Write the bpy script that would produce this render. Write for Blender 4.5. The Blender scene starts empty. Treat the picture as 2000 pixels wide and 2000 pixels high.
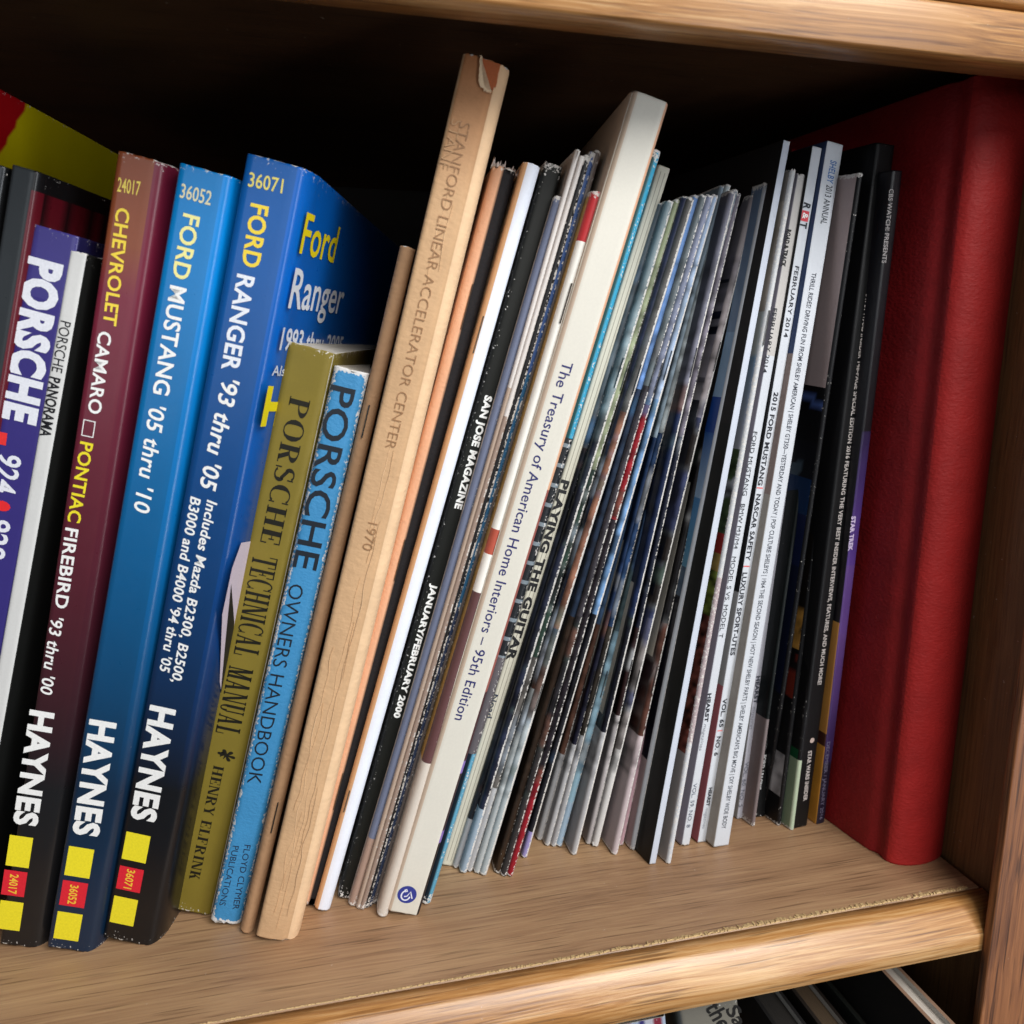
import bpy, bmesh, math, random
import numpy as np
from mathutils import Matrix, Vector, noise as mnoise
random.seed(7)
sc = bpy.context.scene
# ------------------------------------------------------------------ camera
F = 1600.0                                  # focal length in pixels of the 2000 px picture
CAM = np.array([0.0, 0.0, 0.203])           # 20 cm above the shelf, 28 cm in front of the books
R = np.array([[0.97016054, -0.03889019, 0.23932422],
              [-0.24236591, -0.1835424, 0.95266518],
              [0.00687681, -0.9822422, -0.18749125]])   # rows: world x, y, z in camera axes (right, down, forward)
cd = bpy.data.cameras.new('camera'); cam = bpy.data.objects.new('camera', cd)
sc.collection.objects.link(cam); sc.camera = cam
cd.sensor_width = 36; cd.sensor_fit = 'HORIZONTAL'; cd.lens = 36 * F / 2000
cd.clip_start = 0.01; cd.clip_end = 20
M = Matrix.Identity(4)
for i in range(3):
    M[i][0] = R[i, 0]; M[i][1] = -R[i, 1]; M[i][2] = -R[i, 2]; M[i][3] = CAM[i]
cam.matrix_world = M
cd.dof.use_dof = True; cd.dof.focus_distance = 0.30; cd.dof.aperture_fstop = 16
sc.render.resolution_x = sc.render.resolution_y = 1024
# ------------------------------------------------------------------ world and light
w = bpy.data.worlds.new('World'); sc.world = w; w.use_nodes = True
w.node_tree.nodes['Background'].inputs[0].default_value = (0.80, 0.88, 1.0, 1)
w.node_tree.nodes['Background'].inputs[1].default_value = 0.10

def area(name, loc, target, sx, sy, power, col):
    l = bpy.data.lights.new(name, 'AREA'); l.shape = 'RECTANGLE'; l.size = sx; l.size_y = sy
    l.energy = power; l.color = col
    o = bpy.data.objects.new(name, l); sc.collection.objects.link(o); o.location = loc
    o.rotation_euler = (Vector(target) - Vector(loc)).to_track_quat('-Z', 'Y').to_euler(); return o
area('window_light', (0.42, -0.68, 0.90), (0.05, 0.28, 0.08), 0.75, 0.6, 17.5, (1.0, 0.98, 0.95))
area('side_window_light', (0.66, -0.62, 0.22), (-0.05, 0.27, 0.14), 0.26, 1.7, 7.0, (0.93, 0.96, 1.0))
area('room_fill_light', (-0.35, -0.95, 0.32), (0.05, 0.28, 0.08), 0.9, 0.5, 1.9, (0.90, 0.95, 1.0))  # weak fill added at front left to brighten red spine and left covers
vs = sc.view_settings; vs.view_transform = 'Standard'; vs.look = 'None'; vs.exposure = 0; vs.gamma = 1

# ------------------------------------------------------------------ picture <-> place
def ray(px, py):
    d = R @ np.array([px - 1000, py - 1000, F]); return d / np.linalg.norm(d)
def onz(px, py, z=0.0):
    d = ray(px, py); return CAM + d * ((z - CAM[2]) / d[2])
def ony(px, py, y):
    d = ray(px, py); return CAM + d * (y / d[1])

def lin(c):
    return tuple(((v / 255) / 12.92 if v <= 10 else ((v / 255 + .055) / 1.055) ** 2.4) for v in c)

# ------------------------------------------------------------------ materials
MATS = {}
def newmat(name):
    m = bpy.data.materials.new(name); m.use_nodes = True
    nt = m.node_tree; b = nt.nodes['Principled BSDF']; return m, nt, b
def N(nt, t, **k):
    n = nt.nodes.new(t)
    for a, v in k.items(): setattr(n, a, v)
    return n
def mathn(nt, op, a, b=None, c=None, clamp=False):
    n = N(nt, 'ShaderNodeMath', operation=op, use_clamp=clamp)
    for i, v in enumerate((a, b, c)):
        if v is None: continue
        if isinstance(v, (int, float)): n.inputs[i].default_value = v
        else: nt.links.new(v, n.inputs[i])
    return n.outputs[0]
def noise_tex(nt, scale, detail=4, vec=None, rough=.55):
    n = N(nt, 'ShaderNodeTexNoise'); n.inputs['Scale'].default_value = scale
    n.inputs['Detail'].default_value = detail; n.inputs['Roughness'].default_value = rough
    if vec is not None: nt.links.new(vec, n.inputs['Vector'])
    return n.outputs['Fac']
def coords(nt, scale=(1, 1, 1), rot=(0, 0, 0), kind='Object'):
    tc = N(nt, 'ShaderNodeTexCoord'); mp = N(nt, 'ShaderNodeMapping')
    mp.inputs['Scale'].default_value = scale; mp.inputs['Rotation'].default_value = rot
    nt.links.new(tc.outputs[kind], mp.inputs[0]); return mp.outputs[0]
def bump(nt, b, h, strength, dist):
    bp = N(nt, 'ShaderNodeBump'); bp.inputs['Strength'].default_value = strength
    bp.inputs['Distance'].default_value = dist
    nt.links.new(h, bp.inputs['Height']); nt.links.new(bp.outputs[0], b.inputs['Normal'])

def covermat(name, rough, coat=0.0, weave=0.0, grain=0.08, thr=.55, spec=.5, bumpd=.00004, wsc=(.8, .8, 1.2)):
    """printed paper or cloth: printed colour from the mesh, worn to bare paper where the Wear attribute is high"""
    if name in MATS: return MATS[name]
    m, nt, b = newmat(name)
    ca = N(nt, 'ShaderNodeAttribute', attribute_name='Col'); wa = N(nt, 'ShaderNodeAttribute', attribute_name='Wear')
    v = coords(nt)
    nf = noise_tex(nt, 1100, 5, v); ng = noise_tex(nt, 60, 3, v); nh = noise_tex(nt, 260, 3, v)
    nmix = mathn(nt, 'ADD', mathn(nt, 'MULTIPLY', nf, .72), mathn(nt, 'MULTIPLY', nh, .28))
    mask = mathn(nt, 'MULTIPLY', mathn(nt, 'SUBTRACT', mathn(nt, 'ADD', wa.outputs['Fac'], mathn(nt, 'MULTIPLY', mathn(nt, 'SUBTRACT', nmix, .5), 2.6)), thr), 7, clamp=True)
    mask = mathn(nt, 'MULTIPLY', mask, .9, clamp=True)
    var = mathn(nt, 'ADD', 1 - grain, mathn(nt, 'MULTIPLY', ng, grain * 2))
    fine = mathn(nt, 'ADD', .94, mathn(nt, 'MULTIPLY', nf, .12)); var = mathn(nt, 'MULTIPLY', var, fine)
    mul = N(nt, 'ShaderNodeVectorMath', operation='SCALE'); nt.links.new(ca.outputs['Color'], mul.inputs[0]); nt.links.new(var, mul.inputs['Scale'])
    mx = N(nt, 'ShaderNodeMix', data_type='RGBA'); nt.links.new(mask, mx.inputs[0]); nt.links.new(mul.outputs[0], mx.inputs[6])
    mx.inputs[7].default_value = (.70, .67, .63, 1); nt.links.new(mx.outputs[2], b.inputs['Base Color'])
    r = mathn(nt, 'ADD', mathn(nt, 'ADD', rough - .06, mathn(nt, 'MULTIPLY', nh, .12)), mathn(nt, 'MULTIPLY', mask, .3), clamp=True)
    nt.links.new(r, b.inputs['Roughness']); b.inputs['Specular IOR Level'].default_value = spec
    if coat: b.inputs['Coat Weight'].default_value = coat; b.inputs['Coat Roughness'].default_value = .12
    if weave:
        wv = N(nt, 'ShaderNodeTexNoise'); wv.inputs['Scale'].default_value = 900; wv.inputs['Detail'].default_value = 5
        nt.links.new(coords(nt, wsc), wv.inputs['Vector']); h = mathn(nt, 'ADD', wv.outputs[0], mathn(nt, 'MULTIPLY', nh, .8)); bump(nt, b, h, weave, .0004)
    else:
        bump(nt, b, mathn(nt, 'ADD', nh, mathn(nt, 'ADD', mathn(nt, 'MULTIPLY', ng, 3), mathn(nt, 'MULTIPLY', mask, -1.5))), .35, bumpd)
    MATS[name] = m; return m
def flat(name, rgb, rough=.5, spec=.4):
    k = 'ink_' + name
    if k in MATS: return MATS[k]
    m, nt, b = newmat(k)
    n = noise_tex(nt, 1500, 4, coords(nt)); r = N(nt, 'ShaderNodeMix', data_type='RGBA')
    c = lin(rgb); r.inputs[6].default_value = (*[x * .82 for x in c], 1); r.inputs[7].default_value = (*[min(1, x * 1.15) for x in c], 1)
    nt.links.new(n, r.inputs[0]); nt.links.new(r.outputs[2], b.inputs['Base Color'])
    b.inputs['Roughness'].default_value = rough; b.inputs['Specular IOR Level'].default_value = spec
    MATS[k] = m; return m
def papermat(name='page_paper', c=(205, 198, 184)):
    if name in MATS: return MATS[name]
    m, nt, b = newmat(name)
    n = noise_tex(nt, 1, 3, coords(nt, (4500, 25, 25))); cr = N(nt, 'ShaderNodeMix', data_type='RGBA')
    l = lin(c); cr.inputs[6].default_value = (*[x * .45 for x in l], 1); cr.inputs[7].default_value = (*[min(1, x * 1.2) for x in l], 1)
    nt.links.new(n, cr.inputs[0]); nt.links.new(cr.outputs[2], b.inputs['Base Color']); b.inputs['Roughness'].default_value = .85
    bump(nt, b, n, .6, .0002); MATS[name] = m; return m

def woodmat(name, dark, mid, light, axis='X', gloss=.42, pores=.5, coat=.0, s=1.0, streak=.5, warp=.55):
    m, nt, b = newmat(name)
    sc_ = {'X': (1.7, 80, 80), 'Z': (80, 80, 1.7), 'Y': (80, 1.7, 80)}[axis]
    sc_ = tuple(x * s for x in sc_)
    v = coords(nt, sc_)
    # gentle warp so that the figure wanders
    v0 = coords(nt, (9, 9, 9)); wn = N(nt, 'ShaderNodeTexNoise'); wn.inputs['Scale'].default_value = 1; wn.inputs['Detail'].default_value = 2; nt.links.new(v0, wn.inputs[0])
    ad = N(nt, 'ShaderNodeVectorMath', operation='MULTIPLY_ADD'); nt.links.new(wn.outputs['Color'], ad.inputs[0]); ad.inputs[1].default_value = (warp, warp, warp); nt.links.new(v, ad.inputs[2])
    big = N(nt, 'ShaderNodeTexNoise'); big.inputs['Scale'].default_value = .55; big.inputs['Detail'].default_value = 5; big.inputs['Roughness'].default_value = .6; nt.links.new(ad.outputs[0], big.inputs[0])
    fine = N(nt, 'ShaderNodeTexNoise'); fine.inputs['Scale'].default_value = 13; fine.inputs['Detail'].default_value = 6; fine.inputs['Roughness'].default_value = .65; nt.links.new(ad.outputs[0], fine.inputs[0])
    slow = noise_tex(nt, 1, 3, coords(nt, {'X': (4.5, 26, 26), 'Z': (26, 26, 4.5), 'Y': (26, 4.5, 26)}[axis]), .5)
    mixf = mathn(nt, 'ADD', mathn(nt, 'MULTIPLY', big.outputs[0], max(.1, .62 - streak)), mathn(nt, 'ADD', mathn(nt, 'MULTIPLY', fine.outputs[0], streak), mathn(nt, 'MULTIPLY', slow, .38)))
    cr = N(nt, 'ShaderNodeValToRGB'); e = cr.color_ramp.elements
    e[0].position = .34; e[0].color = (*lin(dark), 1); e[1].position = .68; e[1].color = (*lin(light), 1)
    x = e.new(.5); x.color = (*lin(mid), 1); nt.links.new(mixf, cr.inputs[0])
    # open pores: short dark dashes along the grain
    ps = {'X': (32, 900, 900), 'Z': (900, 900, 32), 'Y': (900, 32, 900)}[axis]
    pn = noise_tex(nt, 1, 2, coords(nt, ps), .4)
    pm = mathn(nt, 'MULTIPLY', mathn(nt, 'SUBTRACT', pn, .59), 9, clamp=True); pm = mathn(nt, 'MULTIPLY', pm, pores)
    mx = N(nt, 'ShaderNodeMix', data_type='RGBA'); nt.links.new(pm, mx.inputs[0]); nt.links.new(cr.outputs[0], mx.inputs[6]); mx.inputs[7].default_value = (*[c * .45 for c in lin(dark)], 1)
    # dust specks and small scratches
    dn = noise_tex(nt, 520, 2, coords(nt), .5); dm = mathn(nt, 'MULTIPLY', mathn(nt, 'SUBTRACT', dn, .735), 14, clamp=True); dm = mathn(nt, 'MULTIPLY', dm, .4)
    m2 = N(nt, 'ShaderNodeMix', data_type='RGBA'); nt.links.new(dm, m2.inputs[0]); nt.links.new(mx.outputs[2], m2.inputs[6]); m2.inputs[7].default_value = (.62, .55, .46, 1)
    nt.links.new(m2.outputs[2], b.inputs['Base Color'])
    nt.links.new(mathn(nt, 'ADD', gloss - .08, mathn(nt, 'MULTIPLY', fine.outputs[0], .16)), b.inputs['Roughness'])
    if coat: b.inputs['Coat Weight'].default_value = coat; b.inputs['Coat Roughness'].default_value = .2
    bump(nt, b, mathn(nt, 'SUBTRACT', fine.outputs[0], mathn(nt, 'MULTIPLY', pm, .7)), .35, .00025)
    MATS[name] = m; return m
W_SHELF = woodmat('shelf_veneer', (98, 68, 46), (160, 124, 92), (200, 164, 122), 'X', .45, .5, streak=.3)
W_TRIM = woodmat('oak_trim', (100, 56, 22), (176, 124, 68), (226, 186, 132), 'X', .36, .55, .3, s=1.0, warp=.4)
W_STILE = woodmat('stile_oak', (80, 42, 20), (140, 88, 50), (178, 122, 76), 'Z', .5, .8, s=.8)
W_PANEL = woodmat('panel_veneer', (76, 50, 28), (112, 78, 46), (136, 98, 60), 'Z', .5, .4)
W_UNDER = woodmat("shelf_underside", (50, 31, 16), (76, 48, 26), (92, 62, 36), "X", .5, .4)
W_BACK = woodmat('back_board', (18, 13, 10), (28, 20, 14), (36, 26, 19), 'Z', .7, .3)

# ------------------------------------------------------------------ mesh helpers
def link(o, parent=None):
    sc.collection.objects.link(o)
    if parent is not None: o.parent = parent
    return o
def meshobj(name, verts, faces, mat, parent=None, smooth=False):
    me = bpy.data.meshes.new(name); me.from_pydata([tuple(v) for v in verts], [], faces); me.update()
    if smooth:
        for p in me.polygons: p.use_smooth = True
    o = bpy.data.objects.new(name, me); me.materials.append(mat); return link(o, parent)
def tag(o, label, cat, group=None, kind=None):
    o['label'] = label; o['category'] = cat
    if group: o['group'] = group
    if kind: o['kind'] = kind
def empty(name, mat4, label, cat, group=None):
    o = bpy.data.objects.new(name, None); link(o); o.empty_display_size = .01; o.matrix_world = mat4
    tag(o, label, cat, group); return o
def box(name, x0, x1, y0, y1, z0, z1, mat, parent=None, bevel=0.0, seg=2):
    bm = bmesh.new(); bmesh.ops.create_cube(bm, size=1)
    for v in bm.verts: v.co = Vector(((x0 + x1) / 2 + v.co.x * (x1 - x0), (y0 + y1) / 2 + v.co.y * (y1 - y0), (z0 + z1) / 2 + v.co.z * (z1 - z0)))
    if bevel: bmesh.ops.bevel(bm, geom=bm.edges[:], offset=bevel, segments=seg, profile=.5, affect='EDGES')
    me = bpy.data.meshes.new(name); bm.to_mesh(me); bm.free(); me.materials.append(mat)
    for p in me.polygons: p.use_smooth = bevel > 0 and seg > 1
    return link(bpy.data.objects.new(name, me), parent)

def shell(name, prof, H, colf, wearf, mat, parent, th=.00028, zcuts=(), dz=.006, ragged=0.0, seed=0, bow=None, rim=(.62, .60, .56)):
    """a bent sheet (cover): prof = [(x, y, zone)...] from the back of the left cover round the spine to the back of the right one"""
    rnd = random.Random(seed)
    zs = sorted(set([0, H] + [z for z in zcuts if 0 < z < H] + list(np.arange(dz, H - dz * .4, dz)) + [.0006, H - .0006]))
    keep = [zs[0]]
    for z in zs[1:]:
        if z - keep[-1] > .0003: keep.append(z)
    if keep[-1] != H: keep[-1] = H
    zs = keep
    P = [np.array(p[:2], float) for p in prof]; n = len(P); nrm = []
    for i in range(n):
        d = (P[min(i + 1, n - 1)] - P[max(i - 1, 0)]); d /= (np.linalg.norm(d) + 1e-12); nrm.append(np.array([d[1], -d[0]]))
    arc = [0]
    for i in range(1, n): arc.append(arc[-1] + np.linalg.norm(P[i] - P[i - 1]))
    V = []; W = []
    for k, z in enumerate(zs):
        for layer in (0, 1):
            for i in range(n):
                q = P[i] - nrm[i] * th * layer; zz = z
                if ragged and (k == 0 or k == len(zs) - 1):
                    zz += (rnd.random() ** 2) * ragged * (1 if k == 0 else -1)
                if bow: q = q + np.array(bow(z / H, P[i][1]))
                V.append((q[0], q[1], zz)); W.append(wearf(prof[i][2], i, z, H) if layer == 0 else 0)
    def vi(k, l, i): return (k * 2 + l) * n + i
    faces = []; meta = []
    for k in range(len(zs) - 1):
        zm = (zs[k] + zs[k + 1]) / 2
        for i in range(n - 1):
            faces.append((vi(k, 0, i), vi(k, 0, i + 1), vi(k + 1, 0, i + 1), vi(k + 1, 0, i))); meta.append((0, i, k))
            faces.append((vi(k, 1, i + 1), vi(k, 1, i), vi(k + 1, 1, i), vi(k + 1, 1, i + 1))); meta.append((1, i, k))
        for i in (0, n - 1):
            a = (vi(k, 0, i), vi(k + 1, 0, i), vi(k + 1, 1, i), vi(k, 1, i)); faces.append(a if i == 0 else a[::-1]); meta.append((2, i, k))
    for k in (0, len(zs) - 1):
        for i in range(n - 1):
            a = (vi(k, 0, i + 1), vi(k, 0, i), vi(k, 1, i), vi(k, 1, i + 1)); faces.append(a if k == 0 else a[::-1]); meta.append((2, i, k))
    me = bpy.data.meshes.new(name); me.from_pydata(V, [], faces); me.update()
    ca = me.attributes.new('Col', 'FLOAT_COLOR', 'CORNER'); wa = me.attributes.new('Wear', 'FLOAT', 'POINT')
    wa.data.foreach_set('value', W)
    cols = []
    for p, (kind, i, k) in zip(me.polygons, meta):
        p.use_smooth = kind == 0
        for li in p.loop_indices:
            if kind: cols += [*rim, 1] if kind == 2 else [.5, .49, .46, 1]; continue
            vidx = me.loops[li].vertex_index; kk, ii = divmod(vidx, 2 * n); ii %= n
            z = zs[kk]; zm = (zs[k] + zs[k + 1]) / 2; z = z + (zm - z) * .02
            c = colf(prof[i][2], z, arc[ii], P[ii]); cols += [*c, 1]
    ca.data.foreach_set('color', cols); me.materials.append(mat)
    return link(bpy.data.objects.new(name, me), parent)

# ------------------------------------------------------------------ lettering
_cache = {}
def textmesh(s, shear, offset, serif=False):
    k = (s, shear, offset)
    if k in _cache: return _cache[k]
    cu = bpy.data.curves.new('lettering_curve', 'FONT'); cu.body = s; cu.size = 1; cu.shear = shear; cu.offset = offset; cu.resolution_u = 3
    cu.space_character = 1.0 + offset * 1.6
    o = bpy.data.objects.new('lettering', cu); sc.collection.objects.link(o)
    dg = bpy.context.evaluated_depsgraph_get(); me = bpy.data.meshes.new_from_object(o.evaluated_get(dg))
    v = np.array([x.co[:2] for x in me.vertices]) if len(me.vertices) else np.zeros((1, 2))
    f = [tuple(p.vertices) for p in me.polygons]
    bpy.data.objects.remove(o); bpy.data.curves.remove(cu); bpy.data.meshes.remove(me)
    _cache[k] = (v, f); return v, f
_h, _ = textmesh('H', 0, 0); CAP = _h[:, 1].max()

# a fat-stemmed serif face made of strokes, for the engraved style titles; unit cap height
def serif_glyph(ch, cond=1.0):
    V = []; Fc = []
    st = .20 * cond; hl = .05; sf = .055 * cond + .02
    def q(x0, y0, x1, y1):
        b = len(V); V.extend([(x0, y0), (x1, y0), (x1, y1), (x0, y1)]); Fc.append((b, b + 1, b + 2, b + 3))
    def poly(pts):
        b = len(V); V.extend(pts); Fc.append(tuple(range(b, b + len(pts))))
    def stem(x, w=None, y0=0, y1=1, s0=True, s1=True):
        w = st if w is None else w; q(x, y0, x + w, y1)
        if s0: q(x - sf, y0, x + w + sf, y0 + hl)
        if s1: q(x - sf, y1 - hl, x + w + sf, y1)
    def arc(cx, cy, rx, ry, a0, a1, thick, thin):
        n = 14; pa = []; pb = []
        for i in range(n + 1):
            a = math.radians(a0 + (a1 - a0) * i / n); t = thin + (thick - thin) * abs(math.cos(a)) ** 1.3
            c, s = math.cos(a), math.sin(a); pa.append((cx + rx * c, cy + ry * s)); pb.append((cx + (rx - t) * c, cy + (ry - (thin + (t - thin) * .15)) * s))
        b = len(V); V.extend(pa + pb)
        for i in range(n): Fc.append((b + i, b + i + 1, b + n + 2 + i, b + n + 1 + i))
    def diag(x0, x1, w, y0=0, y1=1): poly([(x0, y0), (x0 + w, y0), (x1 + w, y1), (x1, y1)])
    W = .78 * cond; m = sf
    if ch == 'P': stem(m); arc(m + st * .9, .74, W * .62, .26, -90, 90, st, hl); adv = W * .62 + st + m
    elif ch == 'R':
        stem(m); arc(m + st * .9, .74, W * .6, .26, -90, 90, st, hl); diag(m + W * .55, m + st * 1.1, st * .95, 0, .5); q(m + W * .5, 0, m + W * .5 + st + sf * 1.6, hl); adv = W * .7 + st + m
    elif ch in 'OQ': arc(W * .55, .5, W * .55, .52, 0, 360, st, hl); adv = W * 1.1
    elif ch == 'C': arc(W * .55, .5, W * .55, .52, 48, 312, st, hl); q(W * .88, .68, W * .88 + hl, 1.0); q(W * .88, 0, W * .88 + hl, .28); adv = W * 1.02
    elif ch == 'S':
        arc(W * .42, .74, W * .36, .28, 40, 230, st * .8, hl * 1.3); arc(W * .42, .28, W * .4, .29, -140, 50, st * .8, hl * 1.3)
        poly([(W * .14, .60), (W * .30, .70), (W * .72, .40), (W * .58, .30)]); q(W * .66, .70, W * .66 + hl, 1.0); q(W * .03, .0, W * .03 + hl, .30); adv = W * .86
    elif ch == 'H': stem(m); stem(m + W * .62); q(m + st, .47, m + W * .62, .47 + hl); adv = W * .62 + st + 2 * m
    elif ch in 'EF':
        stem(m); q(m + st, 1 - hl, m + W * .62, 1); q(m + W * .62, .70, m + W * .62 + hl, 1); q(m + st, .5, m + W * .42, .5 + hl); q(m + W * .42, .38, m + W * .42 + hl, .66)
        if ch == 'E': q(m + st, 0, m + W * .64, hl); q(m + W * .64, 0, m + W * .64 + hl, .31)
        adv = W * .66 + m + hl
    elif ch == 'L': stem(m); q(m + st, 0, m + W * .58, hl); q(m + W * .58, 0, m + W * .58 + hl, .34); adv = W * .6 + m + hl
    elif ch == 'T': stem(W * .38, s1=False); q(0, 1 - hl, W * .76 + st, 1); q(0, .68, hl, 1); q(W * .76 + st - hl, .68, W * .76 + st, 1); adv = W * .76 + st
    elif ch == 'I': stem(m); adv = st + 2 * m
    elif ch == 'N': stem(m, hl * 1.4); diag(m + W * .56, m, st * 1.0); stem(m + W * .56 + st * .7, hl * 1.4, s0=False); adv = W * .56 + st + 2 * m
    elif ch == 'M': stem(m, hl * 1.4); diag(m + W * .36, m, st); diag(m + W * .36, m + W * .72, hl * 1.5); stem(m + W * .72, st); adv = W * .72 + st + 2 * m
    elif ch == 'A': diag(0 + sf, W * .38, hl * 1.5); diag(W * .62, W * .34, st); q(W * .18, .30, W * .62, .30 + hl); q(0, 0, sf * 2.4, hl); q(W * .58, 0, W * .62 + st + sf, hl); adv = W * .66 + st + sf
    elif ch == 'U': stem(m, st, .24, 1, s0=False); stem(m + W * .6, hl * 1.5, .24, 1, s0=False); arc(m + W * .34, .27, W * .34, .29, 180, 360, st * .8, hl); adv = W * .66 + 2 * m + hl
    elif ch == 'Y': stem(W * .34, st, 0, .5, s1=False); diag(W * .34, 0, st, .48, 1); diag(W * .42, W * .74, hl * 1.5, .48, 1); q(-sf, 1 - hl, st + sf, 1); q(W * .68, 1 - hl, W * .86, 1); adv = W * .82
    elif ch == 'K': stem(m); diag(m + st, m + W * .6, hl * 1.6, .42, 1); diag(m + W * .56, m + st * 1.3, st, 0, .58); q(m + W * .5, 0, m + W * .56 + st + sf, hl); q(m + W * .5, 1 - hl, m + W * .74, 1); adv = W * .62 + st + m
    else: adv = .34
    return V, Fc, adv
def seriftext(s, cond=1.0):
    V = []; Fc = []; x = 0
    for ch in s:
        v, f, a = serif_glyph(ch, cond); b = len(V); V += [(x + p[0], p[1]) for p in v]; Fc += [tuple(b + i for i in t) for t in f]; x += a + .09
    return np.array(V), Fc

class Frame:
    """one book's own axes: origin at the foot of the spine's right edge, X to the right, Y into the shelf, Z up the spine"""
    def __init__(s, BR, TR, yaw, H=None, z0=0.0, fwd=0.0):
        s.P = onz(*BR, z0); a = math.radians(yaw); s.dn = np.array([math.sin(a), math.cos(a), fwd / .27]); s.dn /= np.linalg.norm(s.dn)
        q = s.hit(TR, s.P, s.dn); v = q - s.P; s.H = np.linalg.norm(v); s.Z = v / s.H
        s.X = np.cross(s.dn, s.Z)
        if H: s.H = H
        s.mat = Matrix([[s.X[i], s.dn[i], s.Z[i], s.P[i]] for i in range(3)] + [[0, 0, 0, 1]])
    def hit(s, px, P, n):
        d = ray(*px); t = (P - CAM).dot(n) / d.dot(n); return CAM + t * d
    def loc(s, px, y=0.0):
        q = s.hit(px, s.P + s.dn * y, s.dn) - s.P; return q.dot(s.X), q.dot(s.Z)
def lettering(fr, parent, text, a, b, cap, ink, name='title_lettering', shear=0, bold=.02, serif=0, y=-.00012, dx=0, rough=.5):
    """lettering down the spine: a and b are the points where it starts and ends (on its middle line), cap its height in mm"""
    xa, za = fr.loc(a); xb, zb = fr.loc(b); L = math.hypot(xb - xa, zb - za)
    if serif: v, f = seriftext(text, serif); capu = 1.0
    else: v, f = textmesh(text, shear, bold); capu = CAP
    v = v.copy(); x0, x1 = v[:, 0].min(), v[:, 0].max(); v[:, 0] = (v[:, 0] - x0) / (x1 - x0) * L; v[:, 1] = (v[:, 1] / capu - .5) * cap / 1000
    u = np.array([xb - xa, zb - za]) / L; w_ = np.array([-u[1], u[0]])
    if w_[0] < 0 and abs(u[1]) > .5: pass
    V = [(xa + dx + p[0] * u[0] + p[1] * w_[0], y, za + p[0] * u[1] + p[1] * w_[1]) for p in v]
    m = flat('%d_%d_%d' % ink, ink, rough)
    return meshobj(name, V, f, m, parent)
def patch(fr, parent, c, wpx, hmm, ink, name='colour_block', y=-.0001):
    x, z = fr.loc(c); w_ = wpx / 1000 / 2; h = hmm / 2000
    return meshobj(name, [(x - w_, y, z - h), (x + w_, y, z - h), (x + w_, y, z + h), (x - w_, y, z + h)], [(0, 1, 2, 3)], flat('%d_%d_%d' % ink, ink), parent)

# ------------------------------------------------------------------ profiles
def prof_square(t, W, r=.0006, lf=0.0, rf=0.0):
    p = [(-t - lf, W, 'L'), (-t - lf * .3, W * .3, 'L'), (-t, .012, 'L'), (-t, r, 'L'), (-t + r * .3, r * .3, 'S'), (-t + r, 0, 'S')]
    k = max(2, int(t / .0012))
    p += [(-t + r + (t - 2 * r) * i / k, 0, 'S') for i in range(1, k)]
    p += [(-r, 0, 'S'), (-r * .3, r * .3, 'R'), (0, r, 'R'), (0, .012, 'R'), (rf * .3, W * .3, 'R'), (rf, W, 'R')]
    return p
def prof_hinge(t, W, bulge=.005, rf=.012):
    p = [(-t - .0015, W, 'L'), (-t - .0015, .05, 'L'), (-t - .001, .006, 'L'), (-t, .0008, 'L'), (-t + .0006, 0, 'S')]
    k = 8; p += [(-t + .0006 + (t - .0012) * i / k, 0, 'S') for i in range(1, k)]
    p += [(-.0006, 0, 'S'), (0, .0001, 'R')]
    for i in range(1, 9):
        a = i / 8 * 1.35; p.append((bulge * math.sin(a) * 1.02, bulge * 2.0 * (1 - math.cos(a)) * 1.1, 'R'))
    x, y = p[-1][:2]
    for i in range(1, 7): f = i / 6; p.append((x + rf * f, y + (W - y) * f, 'R'))
    return p
def prof_fold(t, W, nose=None, lf=0.0, rf=0.0):
    n = nose or t * .55; p = [(-t - lf, W, 'L'), (-t - lf * .35, W * .35, 'L'), (-t, .02, 'L'), (-t, n * 1.6, 'L')]
    K = 8
    for i in range(K + 1):
        a = math.pi * i / K; p.append((-t / 2 - math.cos(a) * t / 2, n - math.sin(a) * n, 'S'))
    p += [(0, n * 1.6, 'R'), (0, .02, 'R'), (rf * .35, W * .35, 'R'), (rf, W, 'R')]
    return p

def bands(bl, default=(128, 128, 128)):
    """[(z from in mm, z to, colour)...] for one zone"""
    bl = [(a / 1000, b / 1000, lin(c) if not isinstance(c[0], tuple) else tuple(lin(x) for x in c)) for a, b, c in bl]; d = lin(default)
    def f(z):
        for a, b, c in bl:
            if a <= z < b:
                if isinstance(c[0], tuple):
                    k = (z - a) / (b - a); return tuple(c[0][i] * (1 - k) + c[1][i] * k for i in range(3))
                return c
        return d
    f.cuts = [x for a, b, c in bl for x in (a, b)]
    return f
def solid(c): return bands([(-5, 2000, c)])
def zones(L, S, Rr):
    L, S, Rr = [(z if callable(z) else solid(z)) for z in (L, S, Rr)]
    d = {'L': L, 'S': S, 'R': Rr}
    f = lambda zone, z, s, p: d[zone](z)
    f.cuts = L.cuts + S.cuts + Rr.cuts; return f
def wear_edges(corner=.0, ends=.35, spine=0.0):
    def f(zone, i, z, H):
        e = 0
        if z < .0009 or z > H - .0009: e = ends
        elif z < .003 or z > H - .003: e = ends * .25
        if zone == 'L': e *= .3
        return max(e, spine if zone == 'S' else 0)
    return f
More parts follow.
